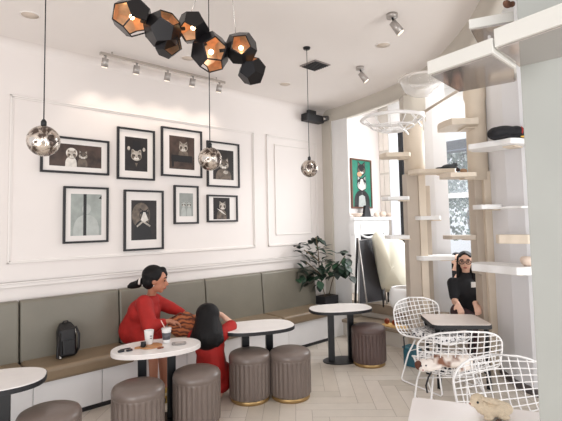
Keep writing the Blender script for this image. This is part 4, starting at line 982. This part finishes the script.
# calico cat on the second wire chair
CW = bpy.data.materials.new('calico_fur'); CW.use_nodes = True; nt = CW.node_tree; bs = nt.nodes['Principled BSDF']; bs.inputs['Roughness'].default_value = .9
tc = nt.nodes.new('ShaderNodeTexCoord'); no = nt.nodes.new('ShaderNodeTexNoise'); no.inputs['Scale'].default_value = 7
rp = nt.nodes.new('ShaderNodeValToRGB'); rp.color_ramp.elements[0].position = .36; rp.color_ramp.elements[0].color = (*s(134, 92, 72), 1); rp.color_ramp.elements[1].position = .46; rp.color_ramp.elements[1].color = (*s(234, 224, 216), 1)
nt.links.new(tc.outputs['Object'], no.inputs['Vector']); nt.links.new(no.outputs['Fac'], rp.inputs['Fac']); nt.links.new(rp.outputs['Color'], bs.inputs['Base Color'])
zs = .545*1.05+.002
p = on(450, 361, 2, zs+.05); p = V((p.x, p.y, zs)); hd_ = on(420, 371, 2, zs+.0)
hv = V((hd_.x, hd_.y, zs))-p; hr = hv.dot(R3); hf = hv.dot(F3)
hr = max(hr, -.27)
cat = thing('calico_cat', 'white and brown cat lying on a wire chair, head over its left side', 'cat', p)
mb = MB(); ell(mb, p, .02, 0, .06, (.15, .095, .06)); ell(mb, p, -.10, .0, .06, (.09, .075, .052)); ell(mb, p, .14, .02, .055, (.07, .07, .05))
hp = (hr, hf, .045)
mb.cap(loc(p, -.15, 0, .055), .042, loc(p, hr+.03, hf, .05), .036); ell(mb, p, *hp, (.056, .052, .05)); ell(mb, p, hr-.02, hf-.04, .025, (.028, .03, .022))
for u in (-1, 1): mb.cone(loc(p, hr-.012+u*.03, hf, .075), .017, loc(p, hr-.025+u*.038, hf, .112), .003)
mb.cap(loc(p, -.12, -.06, .03), .024, loc(p, -.22, -.10, .016), .017); mb.cap(loc(p, .12, -.07, .02), .024, loc(p, .03, -.12, .016), .018)
mb.cap(loc(p, .19, .03, .02), .018, loc(p, .16, -.08, .016), .012)
blob('body', mb, CW, cat, .009); cat.scale = (.9,)*3
obj('face_patch', MB().ball(loc(p, hr-.040, hf-.012, .050), (.026, .036, .040)), mat('brown_fur', s(104, 64, 50), .9, noise=.3, nscale=40), cat)
obj('eye', MB().ball(loc(p, hr-.030, hf-.046, .055), .007), BLACK, cat); obj('eye', MB().ball(loc(p, hr+.012, hf-.049, .058), .007), BLACK, cat)
obj('nose', MB().ball(loc(p, hr-.022, hf-.070, .028), .006), LIP, cat)
# cream soft toy on the front table
PL = mat('cream_plush', s(226, 208, 182), .95, noise=.12, nscale=50, bump=.9, bscale=90)
p = on(492, 418, 2, .664); p = V((p.x, p.y, .663))
tt = thing('plush_rabbit', 'small fluffy cream rabbit toy lying on the white foreground table', 'soft toy', p)
mb = MB(); ell(mb, p, .01, .02, .048, (.085, .06, .047)); ell(mb, p, .07, .03, .038, (.06, .05, .036)); ell(mb, p, -.065, .015, .085, (.043, .04, .042)); ell(mb, p, -.095, .005, .078, (.022, .022, .019)); ell(mb, p, -.04, .01, .06, (.045, .04, .045))
ell(mb, p, -.03, -.03, .014, (.03, .018, .013)); ell(mb, p, .055, -.025, .014, (.034, .02, .013))
blob('body', mb, PL, tt, .006)
blob('ear', MB().cap(loc(p, -.05, -.022, .112), .011, loc(p, -.005, -.030, .102), .017).cap(loc(p, -.005, -.03, .102), .017, loc(p, .02, -.03, .09), .010), PL, tt, .005, 2)
obj('eye', MB().ball(loc(p, -.084, -.024, .094), .0065), BLACK, tt)
obj('nose', MB().ball(loc(p, -.116, .0, .078), .004), LIP, tt)
obj('foot_pad', MB().ball(loc(p, .01, -.052, .008), (.03, .012, .007)), mat('pad_dark', s(90, 70, 60), .8, noise=.1), tt)

# ================================================================= PEOPLE
def hand(mb, wrist, tip, pnorm, sc=1., curl=.5, thumb=1):
    """palm + four fingers + thumb between the wrist and tip direction"""
    w_ = V(wrist); d = (V(tip)-w_).normalized(); n = V(pnorm); n = (n-d*n.dot(d)).normalized(); sd_ = d.cross(n)
    pal = w_+d*.085*sc
    mb.cap(w_, .024*sc, w_+d*.03*sc, .026*sc)
    for u in (-1.3, -.45, .45, 1.3): mb.cap(w_+d*.025*sc+sd_*u*.010*sc, .015*sc, pal+sd_*u*.019*sc, .0125*sc)
    for u, L in ((-1.5, .055), (-.5, .07), (.5, .075), (1.5, .068)):
        a = pal+sd_*u*.019*sc; b = a+(d*math.cos(curl*.6)-n*math.sin(curl*.6))*L*.55*sc+sd_*u*.004*sc; c = b+(d*math.cos(curl*1.6)-n*math.sin(curl*1.6))*L*.5*sc
        mb.cap(a, .0098*sc, b, .009*sc, seg=8); mb.cap(b, .009*sc, c, .0075*sc, seg=8)
    a = w_+d*.03*sc+sd_*thumb*.028*sc; b = a+(d*.7+sd_*thumb*.65-n*.2).normalized()*.04*sc; c = b+(d*.9+sd_*thumb*.2-n*.3).normalized()*.03*sc
    mb.cap(a, .013*sc, b, .011*sc, seg=8); mb.cap(b, .011*sc, c, .009*sc, seg=8)
def head(mb, c, f, up, sc=1.):
    """f: facing direction; returns frame"""
    f = V(f).normalized(); up = V(up); up = (up-f*up.dot(f)).normalized(); r = f.cross(up)
    rot = Matrix((r, f, up)).transposed()
    mb.ball(c+up*.02*sc, (.074*sc, .092*sc, .088*sc), rot=rot, seg=20, rings=14)
    mb.ball(c+f*.028*sc-up*.035*sc, (.056*sc, .058*sc, .070*sc), rot=rot, seg=16)
    mb.ball(c+f*.062*sc-up*.088*sc, (.026*sc, .022*sc, .020*sc), rot=rot)
    mb.cap(c+f*.086*sc+up*.005*sc, .009*sc, c+f*.108*sc-up*.028*sc, .0135*sc, seg=8)
    mb.ball(c+f*.088*sc-up*.060*sc, (.022*sc, .011*sc, .010*sc), rot=rot)
    for u in (-1, 1): mb.ball(c+r*u*.075*sc-f*.005*sc-up*.012*sc, (.010*sc, .018*sc, .028*sc), rot=rot); mb.ball(c+r*u*.034*sc+f*.074*sc+up*.022*sc, (.026*sc, .011*sc, .009*sc), rot=rot)
    return r, f, up, rot
def face_bits(par, c, fr, sc=1., glasses=False):
    r, f, up, rot = fr
    for u in (-1, 1): obj('eye', MB().ball(c+r*u*.032*sc+f*.082*sc+up*.004*sc, (.014*sc, .007*sc, .0075*sc), rot=rot), mat('eye_dark', s(40, 28, 26), .3, noise=.05), par)
    for u in (-1, 1):
        b = MB(); b.tube([c+r*u*.016*sc+f*.090*sc+up*.028*sc, c+r*u*.034*sc+f*.087*sc+up*.034*sc, c+r*u*.052*sc+f*.074*sc+up*.027*sc], .004*sc)
        obj('eyebrow', b, HAIR, par)
    obj('lips', MB().ball(c+f*.0955*sc-up*.060*sc, (.021*sc, .007*sc, .0085*sc), rot=rot), LIP, par)
    if glasses:
        g = MB()
        for u in (-1, 1):
            g.tube([c+r*(u*.036+.027*math.cos(a))*sc+f*.100*sc+up*(.003+.021*math.sin(a))*sc for a in [2*PI*k/18 for k in range(18)]], .0042*sc, closed=True)
            g.tube([c+r*u*.062*sc+f*.097*sc+up*.006*sc, c+r*u*.080*sc+f*.0*sc+up*.004*sc], .003*sc)
        g.tube([c-r*.010*sc+f*.103*sc+up*.006*sc, c+r*.010*sc+f*.103*sc+up*.006*sc], .003*sc)
        obj('glasses', g, BLACK, par)

# ---- girl in red on the bench, profile to the right
g = thing('person', 'person in a red dress with a ponytail sitting sideways on the bench', 'person', (2.05, 4.5, 0))
pel = D(141, 335, 4.78); pel.z = .60
che = D(146, 312, 4.72); nek = D(151.5, 295, 4.72); hc_ = D(155.5, 279.5, 4.70)
fdir = RX*1.0+RZ*(.18); fdir.z = -.18; upv = V((0, 0, 1))
SC = 1.22
shN = D(144, 303, 4.56); shF = D(155, 301, 4.86)          # near (right) and far (left) shoulder
elN = D(150, 327, 4.42); wrN = D(168, 321, 4.46)
elF = D(171, 308, 4.84); wrF = D(186, 314, 4.74)
knN = D(153, 345, 4.42); knF = D(162, 342, 4.55); knN.z = .56; knF.z = .56
anN = D(170, 398, 4.42); anF = D(176, 392, 4.58)
anN = V((knN.x+.0, knN.y-.02, .09)); anF = V((knF.x+.01, knF.y-.02, .09))
body = MB()
fr1 = head(body, hc_, fdir, upv, SC)
body.cap(hc_-fr1[1]*.02-Z3*.04, .05, nek, .046); body.cap(nek, .05, che, .105); body.ball(che, (.13, .13, .13)); body.cap(che, .12, pel, .13)
for sh, el, wr in ((shN, elN, wrN), (shF, elF, wrF)):
    body.cap(che+(sh-che)*.6, .07, sh, .052); body.cap(sh, .048, el, .036); body.cap(el, .035, wr, .024)
hand(body, wrN, wrN+fdir, Z3, 1.0, .7, 1); hand(body, wrF, wrF+fdir+V((0, 0, -.3)), Z3, 1.0, .6, -1)
for kn, an, off in ((knN, anN, -.08), (knF, anF, .08)):
    hp_ = pel+F3*off; body.cap(hp_, .085, kn, .060); body.cap(kn, .056, an, .036); body.cap(an, .036, an+V((.03, -.10, -.052)), .028); body.ball(an+V((0, 0, -.045)), .036)
bo = blob('body', body, SKIN, g, .011, 3)
dr = MB()
dr.ball(nek-Z3*.045+fr1[1]*.0, (.075, .08, .03)); dr.cap(nek-Z3*.07, .085, che, .15); dr.ball(che-fr1[1]*.03, (.165, .165, .15)); dr.cap(che, .155, pel, .185); dr.ball(pel, (.20, .20, .13)); dr.cap(che-fr1[1]*.05, .13, pel-fr1[1]*.08, .16)
dr.cap(shN, .082, elN, .080); dr.cap(elN, .078, elN+(wrN-elN)*.72, .045); dr.cap(shF, .078, elF, .068); dr.cap(elF, .066, elF+(wrF-elF)*.75, .042)
dr.cap(che, .12, shN, .085); dr.cap(che, .12, shF, .085)
dr.cap(pel+F3*-.08, .13, knN-(knN-pel)*.12, .098); dr.cap(pel+F3*.08, .13, knF-(knF-pel)*.12, .098)
blob('dress', dr, RED, g, .013, 3)
hr_ = MB(); r_, f_, u_, rot_ = fr1
hr_.ball(hc_-f_*.026*SC+u_*.034*SC, (.090*SC, .098*SC, .092*SC), rot=rot_, seg=24, rings=16)
hr_.ball(hc_-f_*.05*SC-u_*.02*SC, (.084*SC, .062*SC, .072*SC), rot=rot_)
hr_.cap(hc_+f_*.045*SC+u_*.085*SC, .035*SC, hc_+f_*.075*SC+u_*.055*SC, .022*SC)
pt = hc_-f_*.13*SC-u_*.03*SC
hr_.cap(hc_-f_*.09*SC-u_*.02*SC, .03, pt, .022); q2 = D(138, 284, 4.72); q3 = D(132, 285.5, 4.74)
hr_.cap(pt, .028, q2, .044); hr_.cap(q2, .044, q3, .038); hr_.cap(q3, .038, D(129, 286.5, 4.74), .022)
blob('hair', hr_, HAIR, g, .009, 2)
obj('hair_tie', MB().tube([pt+(u_*math.cos(a)+r_*math.sin(a))*.032 for a in [2*PI*k/16 for k in range(16)]], .011, closed=True), mat('hairtie_white', s(236, 228, 222), .7, noise=.05), g)
face_bits(g, hc_, fr1, SC)
for u in (-1, 1): obj('earring', MB().ball(hc_+r_*u*.09*SC-u_*.045*SC, .007), CHROME, g)
sh_ = MB()
for an in (anN, anF): sh_.cap(an+V((0, 0, -.055)), .040, an+V((.035, -.115, -.058)), .034)
for v in range(len(sh_.v)): sh_.v[v].z = max(sh_.v[v].z, .002)
blob('shoes', sh_, SOLE, g, .01, 1)
# brown shawl/bag she holds
q = D(181, 322, 4.52)
bg = thing('woven_bag', 'brown and orange striped woven bag held between the two girls', 'bag', q-Z3*.12)
STR = bpy.data.materials.new('striped_weave'); STR.use_nodes = True; nt = STR.node_tree; bs = nt.nodes['Principled BSDF']; bs.inputs['Roughness'].default_value = .8
tc = nt.nodes.new('ShaderNodeTexCoord'); wv = nt.nodes.new('ShaderNodeTexWave'); wv.inputs['Scale'].default_value = 9; wv.inputs['Distortion'].default_value = 9
wv.bands_direction = 'Z'
rp = nt.nodes.new('ShaderNodeValToRGB'); rp.color_ramp.elements[0].color = (*s(84, 40, 28), 1); rp.color_ramp.elements[1].color = (*s(176, 100, 58), 1)
nt.links.new(tc.outputs['Object'], wv.inputs['Vector']); nt.links.new(wv.outputs['Fac'], rp.inputs['Fac']); nt.links.new(rp.outputs['Color'], bs.inputs['Base Color'])
mb = MB().ball(D(180, 325, 4.55), (.14, .08, .10)).cap(D(172, 322, 4.58), .05, D(196, 321, 4.55), .05).cap(D(178, 331, 4.5), .06, D(194, 331, 4.5), .055).cap(D(186, 315, 4.62), .04, D(197, 320, 4.55), .035)
blob('bag_body', mb, STR, bg, .012, 3)
obj('bag_strap', MB().tube([D(172, 318, 4.5), D(180, 313, 4.48), D(192, 316, 4.46), D(198, 324, 4.46)], .008), mat('strap_brown', s(92, 50, 34), .7, noise=.1), bg)

# ---- girl kneeling, back to the camera, long black hair, arms raised to her head
K0 = 4.45
g2 = thing('person', 'person in red kneeling with long black hair down the back, hands raised to the head', 'person', (2.45, 3.9, 0))
hc2 = D(208, 316, K0+.05); nk2 = D(208.5, 329, K0+.03); ch2 = D(210, 347, K0); pl2 = D(212, 374, K0+.02); 
f2_ = F3.copy(); f2_.z = -.45; u2 = V((0, 0, 1))+F3*.35
shL = D(195, 336, K0); shR = D(222, 334, K0); eL = D(189, 331, K0+.18); eR = D(232.5, 325, K0+.12); wL = D(197, 315, K0+.2); wR = D(221, 314, K0+.18)
b2 = MB(); fr2 = head(b2, hc2, f2_, u2, 1.02)
b2.cap(hc2-Z3*.04, .045, nk2, .045); b2.cap(nk2, .05, ch2, .10); b2.ball(ch2, (.12, .10, .12)); b2.cap(ch2, .10, pl2, .12)
for sh, el, wr, th in ((shL, eL, wL, 1), (shR, eR, wR, -1)):
    b2.cap(ch2+(sh-ch2)*.6, .06, sh, .05); b2.cap(sh, .046, el, .038); b2.cap(el, .038, wr, .024); hand(b2, wr, hc2+f2_*.05+Z3*.04, -F3, .95, .4, th)
pl2.z = max(pl2.z, .22)
for u in (-1, 1):
    h_ = pl2+R3*u*.08; kn = V((h_.x, h_.y, .075))+F3*.26+R3*u*.02; an = V((h_.x, h_.y, .05))-F3*.06
    b2.cap(h_, .085, kn, .066); b2.cap(kn, .058, an, .038); b2.cap(an, .036, an-F3*.11, .028)
for v in b2.v: v.z = max(v.z, .004)
blob('body', b2, SKIN2, g2, .011, 3)
d2_ = MB(); d2_.cap(nk2-Z3*.04, .08, ch2, .135); d2_.ball(ch2, (.16, .13, .14)); d2_.cap(ch2, .135, pl2, .165); d2_.cap(pl2, .165, V((pl2.x, pl2.y, .13)), .12); d2_.ball(V((pl2.x+.02, pl2.y+.05, .12)), (.22, .22, .11)); d2_.ball(V((pl2.x+.1, pl2.y-.02, .2)), (.13, .13, .14))
d2_.cap(shL, .07, shL+(eL-shL)*.55, .062); d2_.cap(shR, .075, shR+(eR-shR)*.85, .066); d2_.cap(ch2, .1, shL, .07); d2_.cap(ch2, .1, shR, .07)
for v in d2_.v: v.z = max(v.z, .006)
blob('dress', d2_, RED, g2, .013, 3)
h2_ = MB(); h2_.ball(hc2+Z3*.022-F3*.02, (.122, .125, .115), seg=24, rings=16); h2_.cap(hc2-F3*.03-Z3*.01, .122, D(207, 336, K0-.08), .140)
for k, px in enumerate((192, 197, 202, 207, 212, 217, 221)): h2_.cap(D(199+k*3, 326, K0+.0), .055, D(px, 345-1.5*abs(k-3)+(k % 2)*2, K0-.13), .034)
blob('hair', h2_, HAIR, g2, .012, 8)
face_bits(g2, hc2, fr2, 1.0)

# ---- woman in black behind the square table
g3 = thing('person', 'woman in a black t-shirt and glasses seated behind the square table', 'person', (5.25, 2.75, 0))
W0 = 5.62
hc3 = D(465.5, 261.5, W0-.03); nk3 = D(466, 273, W0); ch3 = D(466, 288, W0); pl3 = D(467, 318, W0+.05); pl3.z = .55
f3 = V((CAM.x-hc3.x, CAM.y-hc3.y, -.12)).normalized()*1.0+R3*-.06
shA = D(453, 283, W0-.02); shB = D(481, 284, W0-.02); eA = D(455, 302, W0-.18); eB = D(482, 303, W0-.18); wA = D(458, 304, 5.26); wB = D(475.5, 304.5, 5.26)
wA = D(457.5, 303, 5.22); wB = D(474.5, 303, 5.22); 
b3 = MB(); fr3 = head(b3, hc3, f3, Z3, 1.12)
b3.cap(hc3-Z3*.06, .05, nk3, .048); b3.cap(nk3, .055, ch3, .11); b3.ball(ch3, (.16, .12, .15)); b3.cap(ch3, .12, pl3, .14)
for sh, el, wr, th in ((shA, eA, wA, 1), (shB, eB, wB, -1)):
    b3.cap(ch3+(sh-ch3)*.5, .075, sh, .055); b3.cap(sh, .052, el, .040); b3.cap(el, .038, wr, .026); tp = wr-F3*.2; tp.z = wr.z-.16; hand(b3, wr, tp, Z3, 1.05, .5, th)
for u in (-1, 1):
    h_ = pl3+R3*u*.09; kn = h_-F3*.38; kn.z = .50; an = V((kn.x, kn.y, .09))+F3*.03
    b3.cap(h_, .09, kn, .06); b3.cap(kn, .055, an, .036); b3.cap(an, .036, an-F3*.13-Z3*.05, .03)
blob('body', b3, SKIN2, g3, .011, 2)
d3 = MB(); d3.cap(nk3-Z3*.05, .085, ch3, .15); d3.ball(ch3, (.18, .15, .17)); d3.cap(ch3, .15, pl3, .17); d3.cap(shA, .075, shA+(eA-shA)*.72, .062); d3.cap(shB, .075, shB+(eB-shB)*.72, .062); d3.cap(ch3, .13, shA, .075); d3.cap(ch3, .13, shB, .075)
blob('t_shirt', d3, BLKC, g3, .013, 3)
tr_ = MB()
for u in (-1, 1):
    h_ = pl3+R3*u*.09; kn = h_-F3*.38; kn.z = .50; an = V((kn.x, kn.y, .12))+F3*.03
    tr_.cap(h_, .12, kn, .078); tr_.cap(kn, .075, an, .055)
blob('trousers', tr_, mat('plum_cloth', s(74, 48, 54), .85, noise=.4, nscale=20), g3, .013, 2)
fs_ = MB()
for u in (-1, 1):
    h_ = pl3+R3*u*.09; kn = h_-F3*.38; an = V((kn.x, kn.y, .045))+F3*.03; fs_.cap(an, .042, an-F3*.16-Z3*.008, .036)
for v in fs_.v: v.z = max(v.z, .003)
blob('shoes', fs_, SOLE, g3, .01, 1)
r_, f_, u_, rot_ = fr3; h3 = MB()
h3.ball(hc3-f_*.035+u_*.035, (.10, .105, .10), rot=rot_, seg=24, rings=16); h3.cap(hc3-f_*.05-u_*.0, .085, nk3-f_*.07-Z3*.06, .08)
for u in (-1, 1): h3.cap(hc3+r_*u*.075+u_*.05-f_*.01, .030, hc3+r_*u*.088-u_*.08-f_*.03, .028); h3.cap(hc3+r_*u*.088-u_*.08-f_*.03, .028, nk3+r_*u*.09-Z3*.10+f_*.02, .03)
h3.cap(hc3+f_*.045+u_*.098, .028, hc3+r_*.05+f_*.05+u_*.07, .022); h3.cap(hc3+f_*.045+u_*.098, .028, hc3-r_*.05+f_*.05+u_*.07, .022)
blob('hair', h3, HAIR, g3, .009, 2)
face_bits(g3, hc3, fr3, 1.12, True)
q = D(475.0, 284, W0-.21)
# small white chest print
obj('shirt_print', MB().box((-.035, -.003, -.035), (.03, .003, .03), M=Matrix.Translation(D(474, 284.5, W0-.165)) @ Matrix.Rotation(math.atan2(R3.y, R3.x), 4, 'Z')), WHITE, g3)
# her bench
q = V((pl3.x, pl3.y)); c_ = q+V((.669, .743))*.06
tag(obj('window_bench', obox(MB(), c_, .32, .20, 0, .43), PLYD, bevel=.01), 'low pale bench under the woman in black', 'bench')
# ---- second person behind her
g4 = thing('person', 'person with dark hair half hidden behind the woman in black', 'person', D(456, 330, 6.3))
g4.location.z = 0
W1 = 6.65; hc4 = D(457.5, 261, W1); nk4 = D(455, 271, W1+.03); ch4 = D(453, 284, W1+.05); pl4 = D(452, 318, W1+.05); pl4.z = .50
f4 = V((CAM.x-hc4.x, CAM.y-hc4.y, -.2)).normalized()+R3*.25
b4 = MB(); fr4 = head(b4, hc4, f4, Z3, 1.05); b4.cap(hc4-Z3*.05, .05, nk4, .046); b4.cap(nk4, .05, ch4, .10); b4.cap(ch4, .11, pl4, .13)
shC = ch4-R3*.17+Z3*.03; shD = ch4+R3*.17+Z3*.03; elC = shC-Z3*.24-F3*.06; elD = shD-Z3*.24-F3*.06
wC = hc4-Z3*.13-F3*.13-R3*.02; wD = elD-F3*.2+Z3*.03
for sh, el, wr, th in ((shC, elC, wC, 1), (shD, elD, wD, -1)):
    b4.cap(ch4, .08, sh, .055); b4.cap(sh, .05, el, .038); b4.cap(el, .036, wr, .025); hand(b4, wr, wr+Z3*.2 if th == 1 else wr-F3, -F3 if th == 1 else Z3, 1., .5, th)
for u in (-1, 1):
    h_ = pl4+R3*u*.09; kn = h_-F3*.30; an = V((kn.x, kn.y, .09)); b4.cap(h_, .085, kn, .06); b4.cap(kn, .055, an, .036); b4.cap(an, .036, an-F3*.12-Z3*.05, .03)
blob('body', b4, SKIN2, g4, .011, 2)
d4 = MB(); d4.cap(nk4-Z3*.05, .08, ch4, .14); d4.cap(ch4, .145, pl4, .16); d4.cap(ch4, .12, shC, .07); d4.cap(ch4, .12, shD, .07); d4.cap(shC, .07, elC, .055); d4.cap(shD, .07, elD, .055)
for u in (-1, 1): h_ = pl4+R3*u*.09; kn = h_-F3*.30; d4.cap(h_, .105, kn, .075); d4.cap(kn, .072, V((kn.x, kn.y, .13)), .05)
blob('clothes', d4, BLKC, g4, .014, 2)
r_, f_, u_, rot_ = fr4; h4 = MB().ball(hc4-f_*.03+u_*.035, (.095, .10, .095), rot=rot_, seg=20, rings=14).cap(hc4-f_*.05, .075, nk4-f_*.06, .06)
blob('hair', h4, HAIR, g4, .01, 2)
face_bits(g4, hc4, fr4, 1.05)
q = V((pl4.x, pl4.y))
tag(obj('rear_stool', MB().prism([tuple(q+V(p)) for p in oval(.2, .2, 28, 2)], 0, .385), PLYD, bevel=.01), 'pale stool under the person behind the woman in black', 'stool')

# ================================================================= LIGHT, CAMERA
def area(name, loc_, target, sx, sy, power, col=(1, 1, 1)):
    l = bpy.data.lights.new(name, 'AREA'); l.shape = 'RECTANGLE'; l.size = sx; l.size_y = sy; l.energy = power; l.color = col
    o = bpy.data.objects.new(name, l); C.objects.link(o); o.location = loc_
    o.rotation_euler = (V(target)-V(loc_)).to_track_quat('-Z', 'Y').to_euler(); return o
area('key_light_right', (1.2, -3.6, 2.6), (3.4, 4.5, .8), 4.0, 2.6, 125, (1, .99, .98))  # added soft key lamp behind the camera; no window is built there
area('fill_light_back', (-1.5, -1.5, 2.6), (2.5, 4.5, 1.2), 3, 2, 12, (1, .98, .96))  # weak fill lamp added at back left, not a window
area('window_light_far', (7.3, 2.6, 2.5), (4.2, 3.4, .5), 2.6, 1.8, 175, (.96, .98, 1))
area('alcove_fill', (6.6, 4.0, 4.0), (6.7, 4.2, 0), 1.2, 1.5, 20, (1, .99, .98))  # unseen lamp added to brighten the alcove
area('cat_wall_fill', (5.3, 2.6, 3.95), (5.0, 3.0, 0), 1.2, 1.0, 14, (1, .98, .96))  # unseen fill lamp added above the cat wall area
area('ceiling_fill', (-2.2, .2, .9), (1.6, 2.6, 3.6), 3.0, 2.0, 110, (1, .98, .96))  # upward lamp added out of view to lift the ceiling brightness
area('ceiling_fill_right', (3.6, -1.6, .9), (3.0, 2.2, 3.6), 2.0, 1.4, 60, (1, .98, .96))  # second added upward lamp, brightening the ceiling on the right
for px in (105.5, 137, 168, 193, 219.5):
    q = on(px, 64, 1, ty); l = bpy.data.lights.new('track_spot', 'SPOT'); l.energy = 6; l.spot_size = 1.5; l.spot_blend = .8; l.color = (1, .86, .72); l.shadow_soft_size = .03
    o = bpy.data.objects.new('track_spot', l); C.objects.link(o); o.location = (q.x, ty+.04, ZT-.14)
    o.rotation_euler = (V((q.x, YW, 2.7))-V(o.location)).to_track_quat('-Z', 'Y').to_euler()
for px, py, tg, en in ((360, 67, (4.0, 4.7, .5), 48), (392, 14, (3.0, 4.3, .3), 42)):
    b0 = on(px, py, 2, HC); l = bpy.data.lights.new('ceiling_spot', 'SPOT'); l.energy = en; l.spot_size = 1.5; l.spot_blend = 1.; l.color = (1, .98, .95); l.shadow_soft_size = .12
    o = bpy.data.objects.new('ceiling_spot', l); C.objects.link(o); o.location = b0+V((.02, .12, -.25)); o.rotation_euler = (V(tg)-V(o.location)).to_track_quat('-Z', 'Y').to_euler()
wd = bpy.data.worlds.new('world'); bpy.context.scene.world = wd; wd.use_nodes = True
bgn = wd.node_tree.nodes['Background']; bgn.inputs['Color'].default_value = (.93, .95, 1, 1); bgn.inputs['Strength'].default_value = .95
cam = bpy.data.cameras.new('camera'); co = bpy.data.objects.new('camera', cam); C.objects.link(co)
cam.sensor_width = 36; cam.lens = FPX*36/562; cam.shift_y = -(210.5-PY)/562; cam.clip_start = .02
Mx = Matrix((RX, -RY, -RZ)).transposed().to_4x4(); Mx.translation = CAM; co.matrix_world = Mx
bpy.context.scene.camera = co
sc = bpy.context.scene
sc.view_settings.view_transform = 'Standard'; sc.view_settings.look = 'None'; sc.view_settings.exposure = -.13; sc.view_settings.gamma = 1.
